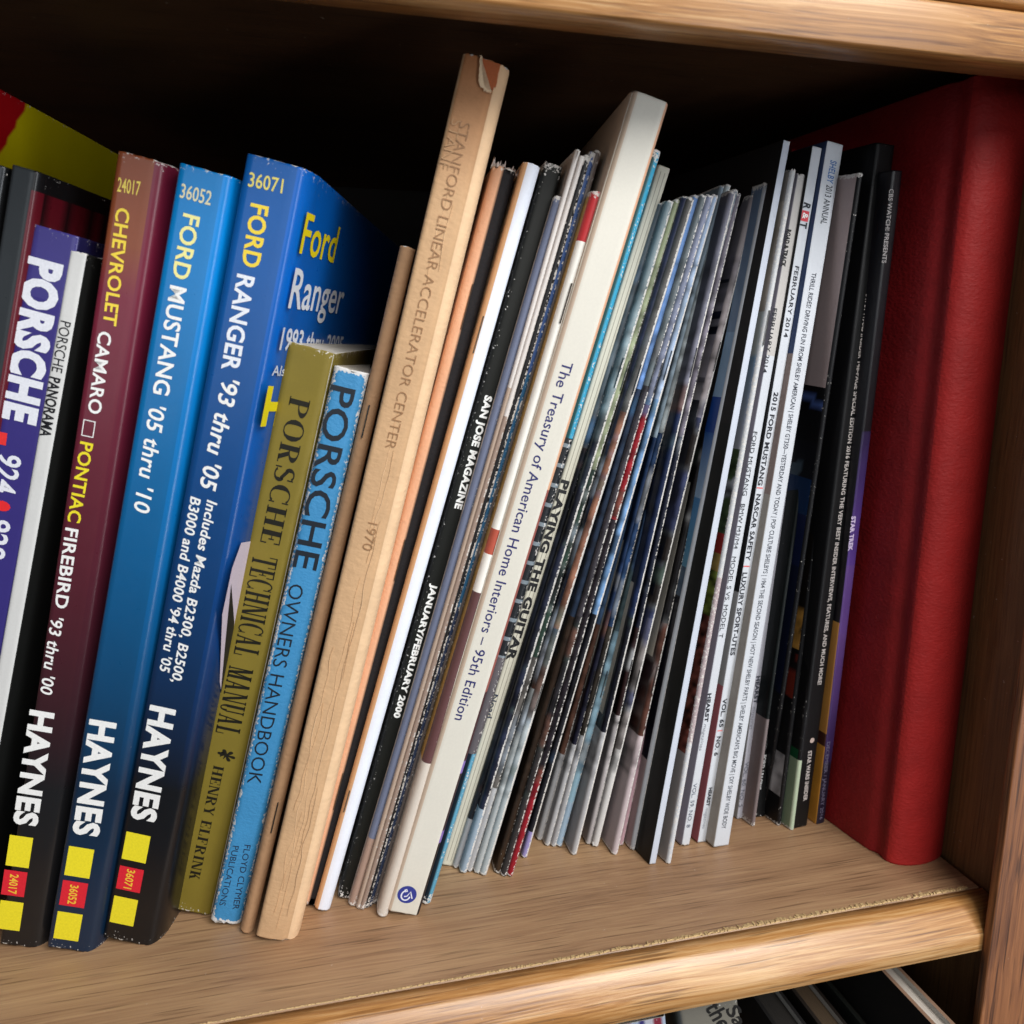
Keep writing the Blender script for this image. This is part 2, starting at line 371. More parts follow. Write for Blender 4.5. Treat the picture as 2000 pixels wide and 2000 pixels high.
def pages(t, W, H, parent, inset=.0008, mat=None, y0=.0034, lf=0, rf=0, drop=.0006):
    mat = mat or papermat(); x0, x1 = -t + .0004, -.0004
    V = []; yy = [y0, .02, W - .003]
    for z in (inset, H - drop):
        for y in yy: V.append((x0 - lf * y / W, y, z))
        for y in reversed(yy): V.append((x1 + rf * y / W, y, z))
    n = 6; F_ = [tuple(range(n))[::-1], tuple(range(n, 2 * n))] + [(i, (i + 1) % n, n + (i + 1) % n, n + i) for i in range(n)]
    return meshobj('page_block', V, F_, mat, parent)

def book(name, label, cat, BR, TR, Lpx, yaw, prof, colf, mat, W=.21, t=None, H=None, wear=None, group=None, ragged=0, dz=.006, z0=0, pg=True, bow=None, lf=0, rf=0, pmat=None, fwd=0, py0=.0034):
    fr = Frame(BR, TR, yaw, H, z0, fwd); fr.t = t if t else -fr.loc(Lpx)[0]
    root = empty(name, fr.mat, label, cat, group)
    pr = prof(fr.t, W) if callable(prof) else prof
    fr.root = root
    fr.cover = shell('cover', pr, fr.H, colf, wear or wear_edges(), mat, root, zcuts=getattr(colf, 'cuts', ()), dz=dz, ragged=ragged, seed=int(BR[0]), bow=bow)
    if pg: pages(fr.t, W, fr.H, root, lf=lf, rf=rf, mat=pmat, y0=py0)
    return fr

GLOSS = covermat('gloss_cover', .3, .12); SATIN = covermat('satin_cover', .44, spec=.28); MATTE = covermat('matte_paper', .68, grain=.1)
CLOTH = covermat('cloth_cover', .75, weave=.5, grain=.14, spec=.2); KRAFT = covermat('kraft_card', .82, weave=.6, grain=.2, thr=.7, wsc=(.45, .45, .8))
WORN = covermat('worn_cover', .6, grain=.16, thr=.62, weave=.5)
WHITE = (236, 236, 234); YEL = (238, 216, 30); RED = (214, 40, 48)

# ================================================================== the bookcase
case = empty('bookcase', Matrix.Translation((0, .222, 0)), 'oak bookcase bay with a lower shelf of worn veneer holding the row of books', 'bookcase')
def cpart(o): o.parent = case; o.matrix_parent_inverse = case.matrix_world.inverted(); return o
XP = .2508                                                       # inner face of the right side panel
YB = .555                                                        # back board
def trim(name, x0, x1, y0, y1, z0, z1, r, mat, rtop=True, rbot=False):
    """moulding with a rounded front edge, run along x in short lengths so that it is never perfectly straight"""
    pts = [(y1, z0)]
    if rbot: pts += [(y0 + r * .4 - r * .4 * math.sin(a), z0 + r * .4 - r * .4 * math.cos(a)) for a in np.linspace(0, math.pi / 2, 4)]
    else: pts += [(y0 + .0008, z0), (y0, z0 + .0008)]
    if rtop == 'bevel':
        pts += [(y0, z1 - .0105), (y0 + .0003, z1 - .0094), (y0 + .0010, z1 - .0084)] + [(y0 + .0010 + .0060 * k, z1 - .0084 + .0072 * (1 - (1 - k) ** 1.35)) for k in (.15, .3, .45, .6, .75, .9, 1.0)] + [(y0 + .0085, z1 - .0006)]
    elif rtop: pts += [(y0 + r - r * math.cos(a), z1 - r + r * math.sin(a)) for a in np.linspace(0, math.pi / 2, 9)]
    else: pts += [(y0, z1 - .0008), (y0 + .0008, z1)]
    pts.append((y1, z1)); n = len(pts); K = 80; V = []
    for k in range(K + 1):
        x = x0 + (x1 - x0) * k / K; j = mnoise.noise(Vector((x * 30, z1 * 9, 0))) * .0002
        V += [(x, y + j, z) for y, z in pts]
    F_ = [tuple(range(n)), tuple(range(K * n, K * n + n))[::-1]]
    for k in range(K):
        for i in range(n): a = k * n + i; b = k * n + (i + 1) % n; F_.append((a, a + n, b + n, b))
    o = meshobj(name, V, F_, mat, None, True)
    return o
low = cpart(box('shelf', -.60, XP - .0022, .2342, YB, -.0175, 0, W_SHELF, None, .0003, 1)); low['label'] = 'lower shelf board of worn brown veneer'
lt = trim('edge_trim', -.60, XP - .0012, .222, .2340, -.0178, -.0003, .0088, W_TRIM, 'bevel'); lt.parent = low; lt.matrix_parent_inverse = low.matrix_world.inverted()
# ragged chipped veneer along the joint of board and trim
rnd = random.Random(3); V = []; F_ = []
x = -.14
while x < .243:
    wch = rnd.uniform(.0005, .0016); k = .25 + .75 * max(0, min(1, (x + .02) / .16)); d = rnd.uniform(.0010, .0023) * k; h = rnd.uniform(.0002, .0006)
    sl = rnd.uniform(-.0005, .0005); b = len(V); y0 = .2343 + rnd.uniform(-.0002, .0004) * k
    V += [(x, y0, .0001), (x + wch, y0 + rnd.uniform(-.0002, .0002), .0001), (x + wch + sl, y0 + d, .0001), (x + sl, y0 + d * rnd.uniform(.6, 1.1), .0001),
          (x + .0001, y0 + .0002, h), (x + wch - .0001, y0 + .0002, h * rnd.uniform(.5, 1)), (x + wch + sl, y0 + d - .0002, h * .5), (x + sl, y0 + d * .7, h * rnd.uniform(.4, .9))]
    F_ += [(b + 4, b + 5, b + 6, b + 7), (b, b + 1, b + 5, b + 4), (b + 1, b + 2, b + 6, b + 5), (b + 2, b + 3, b + 7, b + 6), (b + 3, b, b + 4, b + 7)]
    x += wch * rnd.uniform(.55, 1.3)
chips = meshobj('veneer_splinters', V, F_, flat('splinter', (196, 166, 118), .85), low); chips['kind'] = 'stuff'
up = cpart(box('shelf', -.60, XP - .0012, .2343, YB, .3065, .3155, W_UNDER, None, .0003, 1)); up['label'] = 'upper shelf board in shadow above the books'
ut = trim('edge_trim', -.60, XP + .02, .222, .2341, .2903, .3045, .0012, W_TRIM, True); ut.parent = up; ut.matrix_parent_inverse = up.matrix_world.inverted()
ut2 = trim('edge_moulding', -.60, XP + .02, .2226, .2340, .3062, .3162, .001, W_TRIM, True); ut2.parent = up; ut2.matrix_parent_inverse = up.matrix_world.inverted()
cpart(box('side_panel', XP, XP + .018, .2224, YB, -.30, .34, W_PANEL, None, .0003, 1))
cpart(box('side_panel', -.62, -.602, .2205, YB, -.30, .34, W_PANEL, None, .0003, 1))
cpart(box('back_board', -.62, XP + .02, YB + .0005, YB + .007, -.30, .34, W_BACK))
# face frame stile: its left edge passes through these points of the picture
cpart(box('face_stile', .2403, .31, .2185, .2222, -.30, .34, W_STILE, None, .0006, 2))
cpart(box('shelf', -.60, XP - .001, .2225, YB, -.2999, -.285, W_PANEL, None, .0003, 1))['label'] = 'bottom shelf board under the lower row'

# ================================================================== left group
# tall yellow and red paperback standing behind, its cover seen at a slant
def col_yellow(zone, z, s, p):
    h = (z - Y0) * 1000
    if h < -24: return lin((20, 20, 20))
    if zone == 'R' and p[1] < .029 + h * .0005: return lin((176, 12, 22))
    return lin((206, 188, 6))
fr = Frame((-372, 1850), (-60, 142), 12); Y0 = fr.H
col_yellow.cuts = [Y0 - .024]
root = empty('paperback_book', fr.mat, 'tall yellow and red paperback at the far left, standing behind the black spines', 'book')
V = []
pr = [(-.016, .2, 'L'), (-.016, .001, 'L'), (-.0155, 0, 'S'), (-.0005, 0, 'S'), (0, .0008, 'R')] + [(.0008, y, 'R') for y in np.arange(.002, .03, .0015)] + [(.001, .06, 'R'), (.0, .11, 'R'), (-.003, .2, 'R')]
shell('cover', pr, fr.H, col_yellow, wear_edges(), SATIN, root, zcuts=col_yellow.cuts, dz=.002)
pages(.016, .2, fr.H, root)

BLK = (22, 23, 24); SLATE = (52, 56, 60)
fr = book('paperback_book', 'thick black spined book cut by the left picture edge with a white label block', 'book', (-235, 1850), (12, 326), (-60, 320), 12, lambda t, W: prof_square(t, W, .0015, 0, .004), zones(BLK, (46, 50, 54), BLK), GLOSS, t=.014)
a = fr.loc((0, 627)); b = fr.loc((14, 664))
meshobj('label_block', [(-.009, -.0001, b[1]), (-.0006, -.0001, b[1]), (-.0006, -.0001, a[1]), (-.009, -.0001, a[1])], [(0, 1, 2, 3)], flat('lab', (235, 236, 240)), fr.root)
def col_strip(zone, z, s, p):
    if zone == 'R' and .18 < z < .2585 and p[1] < .13:
        k = int(p[1] / .0036) % 3
        return lin((92, 18, 30)) if k != 1 else lin((30, 12, 16))
    return lin((46, 50, 53)) if zone == 'S' else lin((20, 20, 22))
col_strip.cuts = [.18, .2585]
def prof_strip(t, W):
    p = prof_hinge(t, W, .0022, .012); q = p[:-6]; x, y = q[-1][:2]
    return q + [(x + .02 * f, y + (W - y) * f, 'R') for f in np.linspace(.02, 1, 50)]
fr = book('paperback_book', 'black glossy spined paperback with maroon striped cover, just left of the purple book', 'book', (-178, 1850), (67, 333), (21, 326), 12, prof_strip, col_strip, GLOSS, z0=.0, wear=wear_edges(0, .3))
fr = book('repair_manual', 'purple spined manual reading PORSCHE in big white letters', 'book', (-97, 1846), (156, 463), (64, 441), 11, lambda t, W: prof_square(t, W, .0012, 0, .002),
          zones((40, 36, 90), bands([(0, 225, (54, 46, 118)), (225, 400, (62, 56, 124))]), (30, 28, 70)), GLOSS)
PI_ = (226, 228, 236)
lettering(fr, fr.root, 'PORSCHE', (89, 508), (36, 824), 9.3, PI_, bold=.055)
lettering(fr, fr.root, '-', (23, 848), (20, 872), 16, (226, 50, 48), name='dash_mark', bold=.02)
lettering(fr, fr.root, '924', (21, 888), (7, 962), 6.6, PI_, bold=.02)
lettering(fr, fr.root, '•', (6, 978), (3, 998), 12, (226, 40, 44), name='dot_mark', bold=.02)
lettering(fr, fr.root, '928', (0, 1014), (-14, 1090), 6.6, PI_, bold=.02)
fr = book('magazine', 'white spined magazine reading PORSCHE PANORAMA with a black cover', 'magazine', (-70, 1850), (171, 496), (137, 487), 10, lambda t, W: prof_square(t, W, .0008, 0, .010),
          zones((30, 30, 30), (208, 208, 206), (26, 27, 26)), SATIN, ragged=.0006)
lettering(fr, fr.root, 'PORSCHE', (129, 628), (111, 727), 3.1, (30, 30, 34), bold=0)
lettering(fr, fr.root, 'PANORAMA', (108, 737), (88, 853), 3.1, (24, 24, 28), bold=.03)

def haynes(label, BR, TR, TL, yaw, top, bot, num, nc, texts, hay, sq, bulge, rf, right=None, num_c=(228, 205, 96), numw=2.0, topc=None):
    sp = bands([(0, 60, bot), (60, 235, (bot, top)), (235, 300, top)]) if topc is None else bands([(0, 60, bot), (60, 225, (bot, top)), (225, 240, (top, topc)), (240, 300, topc)])
    rt = bands([(0, 60, bot), (60, 235, (bot, right or top)), (235, 300, right or top)])
    fr = book('repair_manual', label, 'book', BR, TR, TL, yaw, lambda t, W: prof_hinge(t, W, bulge, rf), zones(sp, sp, rt), GLOSS, wear=wear_edges(0, .38), ragged=.0004, rf=bulge, py0=.0008)
    a, b = num; lettering(fr, fr.root, nc, a, b, 3.9, num_c, name='number_lettering', bold=.01)
    for t_, p, q, cap, ink, bold, shear in texts: lettering(fr, fr.root, t_, p, q, cap, ink, bold=bold, shear=shear)
    lettering(fr, fr.root, 'HAYNES', hay[0], hay[1], hay[2], WHITE, name='publisher_lettering', bold=.045)
    for (c, h), ink in zip(sq[:3], ((232, 216, 40), (214, 34, 50), (232, 216, 40))):
        patch(fr, fr.root, c, hay[2] * 1.08, h, ink)
    lettering(fr, fr.root, nc, sq[3], sq[4], 2.6, (236, 190, 60), name='number_lettering', bold=.02, y=-.0002)
    return fr
Yt = (236, 208, 70)
fr = haynes('maroon to black repair manual reading CHEVROLET CAMARO and PONTIAC FIREBIRD', (62, 1851), (303, 312), (229, 298), 8, (112, 30, 50), (24, 24, 26),
       ((230, 360), (274, 369)), '24017',
       [('CHEVROLET', (241, 407), (214, 635), 3.7, Yt, .02, 0), ('CAMARO', (206, 648), (184, 808), 3.7, WHITE, .02, 0), ('PONTIAC', (170, 864), (144, 1020), 3.7, (230, 214, 40), .02, 0),
        ('FIREBIRD', (141, 1032), (119, 1188), 3.7, WHITE, .02, 0), ("'93 thru '00", (112, 1206), (90, 1356), 3.6, WHITE, .015, .15)],
       ((83, 1389), (49, 1612), 6.9), [((38, 1663), 11.5), ((28, 1725), 9.5), ((20, 1788), 11), (26 + 3, 1707), (22 + 2, 1745)], .0068, .006, (110, 26, 50), topc=(128, 66, 38))  # topc: orange-brown reflection painted into the top of the spine
fr = fr; x, z = fr.loc((173, 837))
h = .0026; w_ = .0018; tk = .00028
V = [(x - w_, -.0001, z - h), (x + w_, -.0001, z - h), (x + w_, -.0001, z + h), (x - w_, -.0001, z + h), (x - w_ + tk, -.0001, z - h + tk), (x + w_ - tk, -.0001, z - h + tk), (x + w_ - tk, -.0001, z + h - tk), (x - w_ + tk, -.0001, z + h - tk)]
meshobj('box_mark', V, [(0, 1, 5, 4), (1, 2, 6, 5), (2, 3, 7, 6), (3, 0, 4, 7)], flat('236_236_234', WHITE), fr.root)
haynes('sky blue to navy repair manual reading FORD MUSTANG', (166, 1860), (437, 340), (350, 319), 9, (0, 116, 182), (14, 38, 62), ((353, 372), (413, 388)), '36052',
       [('FORD', (375, 420), (352, 545), 4.6, (232, 226, 150), .02, 0), ('MUSTANG', (349, 560), (314, 771), 4.6, WHITE, .02, 0), ("'05 thru '10", (308, 793), (276, 1001), 4.6, WHITE, .015, .15)],
       ((202, 1408), (167, 1632), 7.6), [((155, 1684), 11), ((144, 1746), 9.5), ((133, 1809), 10.5), (146, 1728), (140, 1765)], .0054, .006, (0, 128, 206), num_c=(214, 208, 170))
fr = haynes('wide royal blue repair manual reading FORD RANGER, its cover showing on the right', (285, 1847), (582, 325), (481, 304), 13, (6, 84, 156), (14, 16, 20), ((486, 350), (553, 364)), '36071',
       [('FORD', (508, 400), (489, 522), 5.0, Yt, .025, 0), ('RANGER', (481, 538), (449, 724), 5.0, (228, 232, 240), .025, 0), ("'93 thru '05", (451, 741), (405, 956), 4.9, WHITE, .02, .15),
        ('Includes Mazda B2300, B2500,', (415, 978), (344, 1333), 3.1, WHITE, .02, .12), ("B3000 and B4000 '94 thru '05", (383, 971), (321, 1312), 3.1, WHITE, .02, .12)],
       ((319, 1381), (279, 1603), 7.6), [((266, 1655), 10.5), ((254, 1717), 9), ((242, 1779), 10.5), (257, 1698), (249, 1735)], .0046, .009, (0, 92, 180), num_c=(222, 208, 110))
# lettering on the Ranger manual's front cover (the plane of its right hand cover)
pr = prof_hinge(fr.t, .21, .0046, .009); p0 = np.array(pr[-7][:2]); p1 = np.array(pr[-1][:2]); ud = (p1 - p0) / np.linalg.norm(p1 - p0); nd = np.array([ud[1], -ud[0]])
B3 = np.array([fr.X, fr.dn, fr.Z]).T
def cover_hit(px):
    n = B3 @ np.array([nd[0], nd[1], 0]); P = fr.P + B3 @ np.array([p0[0], p0[1], 0]); q = B3.T @ (fr.hit(px, P, n) - fr.P)
    return (q[:2] - p0).dot(ud), q[2]
def cover_text(s, bl, br, top, ink, bold=.03, name='cover_lettering'):
    a = cover_hit(bl); b = cover_hit(br); c = cover_hit(top); L = b[0] - a[0]; cap = math.hypot(c[1] - a[1], c[0] - a[0]) * .98
    v, f = textmesh(s, 0, bold); v = v.copy(); v[:, 0] = (v[:, 0] - v[:, 0].min()) / (v[:, 0].max() - v[:, 0].min()) * L; v[:, 1] = v[:, 1] / CAP * cap
    V = []
    for p in v:
        q = p0 + ud * (a[0] + p[0]) + nd * .00025; V.append((q[0], q[1], a[1] + p[1] + (b[1] - a[1]) * p[0] / L))
    meshobj(name, V, f, flat('%d_%d_%d' % ink, ink), fr.root)
cover_text('Ford', (583, 493), (650, 512), (598, 413), (236, 214, 20), .012)
cover_text('Ranger', (561, 600), (664, 612), (576, 522), (226, 230, 238), .012)
cover_text('1993 thru 2005', (544, 682), (664, 690), (548, 641), (216, 222, 234), .02)
cover_text('Also covers Mazda', (529, 733), (650, 737), (533, 713), (216, 222, 234), .01)
cover_text('HAYNES', (508, 828), (660, 822), (521, 757), (238, 220, 20), .05)
# white picture corner of the cover low down
a = cover_hit((511, 1055)); 
V = [cover_hit(p) for p in ((516, 1052), (540, 1075), (500, 1200), (441, 1420), (428, 1330), (433, 1200), (452, 1110), (470, 1060))]
meshobj('cover_picture', [((p0 + ud * v[0] + nd * .0002)[0], (p0 + ud * v[0] + nd * .0002)[1], v[1]) for v in V], [tuple(range(len(V)))], flat('pic', (214, 200, 214)), fr.root)
V = [cover_hit(p) for p in ((450, 1140), (456, 1215), (448, 1300), (436, 1400), (430, 1350), (441, 1230))]
meshobj('cover_picture', [((p0 + ud * v[0] + nd * .0003)[0], (p0 + ud * v[0] + nd * .0003)[1], v[1]) for v in V], [tuple(range(len(V)))], flat('pic2', (20, 22, 28)), fr.root)

# ------------------------------------------------------------------ the two small Porsche books
OLIVE = (122, 106, 30)
fr = book('hardback_book', 'short olive gold book reading PORSCHE TECHNICAL MANUAL', 'book', (413, 1789), (655, 690), (560, 665), 11, lambda t, W: prof_square(t, W, .0022, 0, .003),
          zones(OLIVE, OLIVE, (112, 98, 24)), covermat('olive_card', .62, grain=.16, thr=.62), W=.14, wear=wear_edges(0, .5), ragged=.0003, py0=.0008, fwd=.008)
IK = (24, 22, 12)
lettering(fr, fr.root, 'PORSCHE', (587, 778), (527, 1062), 6.4, IK, serif=1.0)
lettering(fr, fr.root, 'TECHNICAL', (519, 1087), (480, 1281), 8.2, IK, serif=.8)
lettering(fr, fr.root, 'MANUAL', (472, 1304), (444, 1434), 8.2, IK, serif=.8)
lettering(fr, fr.root, '*', (440, 1463), (433, 1482), 9, IK, name='star_mark', bold=.02, dx=-.001)
lettering(fr, fr.root, 'HENRY ELFRINK', (428, 1496), (379, 1718), 3.6, IK, name='author_lettering', serif=1.0)
def wear_blue(zone, i, z, H):
    e = 0
    if z < .0014 or z > H - .0014: e = .8
    if i in (2, 3, 4) or (zone == 'R' and i < 16) or i in (13,): e = max(e, .66)
    if z < .0009 or z > H - .0009: e = 1.2
    return e
def prof_blue(t, W):
    p = [(-t, W, 'L'), (-t, .01, 'L'), (-t, .0026, 'L'), (-t + .0003, .0012, 'S'), (-t + .0010, .0003, 'S'), (-t + .0020, 0, 'S'), (-t + .0030, 0, 'S')]
    p += [(-t + .003 + (t - .0062) * i / 5, 0, 'S') for i in range(1, 6)]
    p += [(-.0020, .0003, 'S'), (-.0009, .0011, 'S'), (-.0002, .0026, 'R'), (0, .005, 'R'), (0, .02, 'R'), (.001, W, 'R')]
    return p
fr = book('handbook', 'worn light blue book reading PORSCHE OWNERS HANDBOOK', 'book', (472, 1808), (722, 730), (655, 703), 5, prof_blue,
          zones((60, 70, 76), (54, 132, 182), (70, 74, 78)), WORN, W=.13, wear=wear_blue, ragged=.0012, dz=.003, fwd=.007)
IK2 = (22, 30, 40)
lettering(fr, fr.root, 'PORSCHE', (676, 757), (599, 1112), 7.6, IK2, bold=.012, dx=-.0008)
lettering(fr, fr.root, 'OWNERS HANDBOOK', (583, 1142), (498, 1531), 4.6, IK2, bold=-.004, dx=-.0004)
lettering(fr, fr.root, 'FLOYD CLYMER', (484, 1650), (460, 1776), 2.1, (30, 46, 70), name='publisher_lettering', bold=0)
lettering(fr, fr.root, 'PUBLICATIONS', (461, 1652), (434, 1768), 2.1, (30, 46, 70), name='publisher_lettering', bold=0)

def staple(fr, a, b, y=-.0004, x=None):
    (xa, za), (xb, zb) = fr.loc(a), fr.loc(b); xm = (xa + xb) / 2 if x is None else x; r = .00022; V = []; F_ = []
    pts = [(xm, .0012, za), (xm, y, za - .0002), (xm, y - .0001, (za + zb) / 2), (xm, y, zb + .0002), (xm, .0012, zb)]
    for p in pts: V += [(p[0] - r, p[1], p[2]), (p[0], p[1] - r, p[2]), (p[0] + r, p[1], p[2]), (p[0], p[1] + r, p[2])]
    for i in range(len(pts) - 1):
        for k in range(4): F_.append((i * 4 + k, i * 4 + (k + 1) % 4, i * 4 + 4 + (k + 1) % 4, i * 4 + 4 + k))
    return meshobj('staple', V, F_, MATS.get('steel') or steel(), fr.root)
def steel():
    m, nt, b = newmat('steel'); b.inputs['Metallic'].default_value = .9; b.inputs['Roughness'].default_value = .35; b.inputs['Base Color'].default_value = (.16, .155, .15, 1); MATS['steel'] = m; return m

TAN = (178, 138, 102)
fr = book('booklet', 'thin tan stapled booklet between the worn blue handbook and the tall tan book', 'booklet', (494, 1825), (812, 486), (782, 478), 5, lambda t, W: prof_fold(t, W, .003), zones(TAN, (176, 136, 100), (150, 108, 78)), KRAFT, W=.15, ragged=.0004)
fr.X0 = 0
staple(fr, (720, 790), (708, 856)); staple(fr, (542, 1566), (531, 1627))

# ------------------------------------------------------------------ the tall kraft book
KS = (198, 160, 120); KL = (228, 192, 152)  # second tone: right lip painted lighter, as lit from the right
def prof_stan(t, W):
    p = [(-t, W, 'L'), (-t, .02, 'L'), (-t, .0008, 'L'), (-t + .0006, 0, 'S')]
    p += [(-t + .0006 + (t - .0012) * i / 10, -.00035 * math.sin(math.pi * i / 10), 'S') for i in range(1, 10)]
    p += [(-.0006, 0, 'S'), (-.0002, .0006, 'S'), (.0006, .0004, 'R'), (.0016, .0006, 'R'), (.0029, .0014, 'R'), (.0038, .0030, 'R'), (.0042, .006, 'R'), (.0044, .02, 'R'), (.0044, W, 'R')]
    return p
top_shade = bands([(0, 255, KS), (255, 300, (KS, (158, 98, 54))), (300, 400, (150, 88, 46))])  # upper shelf's shade painted in: spine turns browner towards its top
fr = book('paperback_book', 'tallest book, tan card with torn top, reading STANFORD LINEAR ACCELERATOR CENTER 1970', 'book', (557, 1838), (972, 122), (908, 90), 8, prof_stan,
          zones(KS, top_shade, bands([(0, 270, KL), (270, 400, (KL, (196, 142, 92)))])), KRAFT, wear=wear_edges(0, .3), ragged=.0007, rf=.004)  # top of the lip carries the same painted shade
SI = (154, 114, 78)
lettering(fr, fr.root, 'STANFORD LINEAR ACCELERATOR CENTER', (909, 240), (762, 876), 3.2, SI, bold=-.012, y=-.0006)
lettering(fr, fr.root, 'STANF', (893, 235), (866, 330), 3.0, (180, 140, 100), name='ghost_lettering', bold=-.012, y=-.00055)
lettering(fr, fr.root, '1970', (729, 1021), (717, 1074), 3.2, SI, bold=-.012, y=-.0006)
def jag(pts, amp, n=5, sd=1):
    rj = random.Random(sd); out = []
    for i, (x, z) in enumerate(pts):
        x2, z2 = pts[(i + 1) % len(pts)]
        for k in range(n): f = k / n; out.append((x + (x2 - x) * f + rj.uniform(-amp, amp) * (k > 0), z + (z2 - z) * f + rj.uniform(-amp, amp) * (k > 0)))
    return out
# torn flap: inner rusty paper bared where the cover has ripped away, and a curled lip
def zz(px): x, z = fr.loc(px); return (x, z)
pts = [zz(p) for p in ((940, 100), (968, 108), (980, 118), (972, 150), (968, 170), (952, 178), (946, 172), (944, 150))]; pts = jag(pts, .00022, 5, 2)
V = [(x, -.00045, min(z, fr.H - .0004)) for x, z in pts] + [(x, .0006, min(z, fr.H - .0004)) for x, z in pts]; n = len(pts)
meshobj('torn_patch', V, [tuple(range(n))] + [(i, (i + 1) % n, n + (i + 1) % n, n + i) for i in range(n)], flat('rust', (172, 92, 52), .85), fr.root)
pts = [zz(p) for p in ((938, 99), (941, 99), (942, 140), (945, 168), (952, 176), (960, 182), (950, 182), (938, 172), (934, 160), (937, 130))]; pts = jag(pts, .00026, 5, 3)
V = [(x, -.0012, min(z, fr.H)) for x, z in pts] + [(x, -.0002, min(z, fr.H)) for x, z in pts]; n = len(pts)
meshobj('torn_edge', V, [tuple(range(n))] + [(i, (i + 1) % n, n + (i + 1) % n, n + i) for i in range(n)], flat('tornpaper', (226, 196, 160), .9), fr.root)
# wrinkles: fine raised ridges down the spine
rw = random.Random(5)
for (x0f, za, zb) in ((-.0038, .004, .135), (-.0024, .03, .12), (-.0050, .02, .05), (-.0030, .14, .178), (-.0060, .01, .09), (-.0018, .10, .155), (-.0072, .05, .11), (-.0046, .15, .19), (-.0012, .01, .06), (-.0055, .23, .262), (-.0028, .235, .255)):
    n = 60; V = []; F_ = []; b = 0
    for i in range(n + 1):
        z = za + (zb - za) * i / n; x = x0f + mnoise.noise(Vector((z * 120, x0f * 900, 0))) * .0009; wv = .00013 * (1 - abs(2 * i / n - 1))
        V += [(x - wv, -.0003, z), (x, -.00055, z), (x + wv, -.0003, z)]
    for i in range(n): a = b + i * 3; F_ += [(a, a + 1, a + 4, a + 3), (a + 1, a + 2, a + 5, a + 4)]
    meshobj('crease', V, F_, flat('crease', (214, 180, 142), .85), fr.root, True)

# ------------------------------------------------------------------ black, white and black spines
PEACH = (222, 172, 138); K1 = (30, 28, 30)
def split(colA, colB, x):   # spine printed in two colours, A left of x
    A, B = lin(colA), lin(colB)
    def f(zone, z, s, p):
        if zone == 'L': return A
        if zone == 'R': return B
        return A if p[0] < x - 1e-6 else B
    f.cuts = []; return f
def prof_split(t, W, x, nose=.0022):
    """folded booklet spine with a vertex row exactly at the colour change x"""
    p = [(-t, W, 'L'), (-t, .02, 'L'), (-t, nose, 'L')]
    xs = sorted(set([-t + t * (1 - math.cos(math.pi * i / 12)) / 2 for i in range(13)] + [x]))
    p += [(q, nose - nose * math.sqrt(max(0, 1 - (2 * q / t + 1) ** 2)), 'S') for q in xs]
    p += [(0, nose * 1.5, 'R'), (0, .02, 'R'), (0, W, 'R')]; return p
def wear_seam(xs, amt, t):
    def f(zone, i, z, H):
        if z < .0009 or z > H - .0009: return .9
        return amt if i in xs else 0
    return f
fr = Frame((625, 1773), (1008, 330), 4); t = .0098
fr = book('booklet', 'black spined booklet with a peach edge and torn top, right of the tall tan book', 'booklet', (625, 1773), (1010, 334), None, 4,
          lambda t, W: prof_split(t, W, -.0042, .0026), split(PEACH, K1, -.0042), CLOTH, t=.0080, wear=wear_edges(0, .5), ragged=.0016)
staple(fr, (918, 552), (896, 642), x=-.0045, y=-.0003); staple(fr, (791, 1053), (772, 1135), x=-.0045, y=-.0003); staple(fr, (672, 1510), (655, 1582), x=-.0045, y=-.0003)
# torn paper rags at the top of that booklet
rt = random.Random(9); V = []; F_ = []
for i in range(16):
    x = -.0080 + .0006 * i; b = len(V); h = rt.uniform(.001, .0042) * (1.4 - i / 14); y = .0012 + rt.uniform(0, .004)
    V += [(x - .0005, y, fr.H - .0012), (x + .0009, y + .001, fr.H - .0012), (x + rt.uniform(-.0002, .0012), y + rt.uniform(-.001, .003), fr.H + h), (x - rt.uniform(0, .0006), y, fr.H + h * .6)]; F_.append((b, b + 1, b + 2, b + 3))
meshobj('torn_edge', V, F_, flat('rag', (216, 200, 190), .9), fr.root)
fr = book('booklet', 'white spined booklet with a tan left edge, right of the black and peach one', 'booklet', (644, 1781), (1057, 325), (1023, 315), 5,
          lambda t, W: prof_split(t, W, -.0044, .0024), split((214, 170, 128), (226, 232, 244), -.0044), SATIN, wear=wear_edges(0, .2), ragged=.0004)
staple(fr, (957, 620), (935, 694), x=-.0048, y=.0004); staple(fr, (696, 1548), (682, 1590), x=-.0050, y=.0004)
fr = book('magazine', 'black spined magazine reading SAN JOSE MAGAZINE JANUARY/FEBRUARY 2000', 'magazine', (692, 1757), (1100, 326), (1064, 318), 5, lambda t, W: prof_square(t, W, .0009, 0, .001),
          zones((34, 34, 32), (24, 25, 22), (24, 24, 22)), covermat('scuffed_black', .5, thr=.5, spec=.22), wear=lambda zone, i, z, H: .62 if (z < .0009 or z > H - .0009) else (.27 if zone in 'LR' or i in (4, 5) else .02), ragged=.0006)
lettering(fr, fr.root, 'SAN JOSE MAGAZINE', (955, 773), (894, 994), 2.35, (236, 236, 232), bold=.05)
lettering(fr, fr.root, 'JANUARY/FEBRUARY 2000', (849, 1141), (774, 1402), 2.1, (236, 236, 232), name='date_lettering', bold=.05)

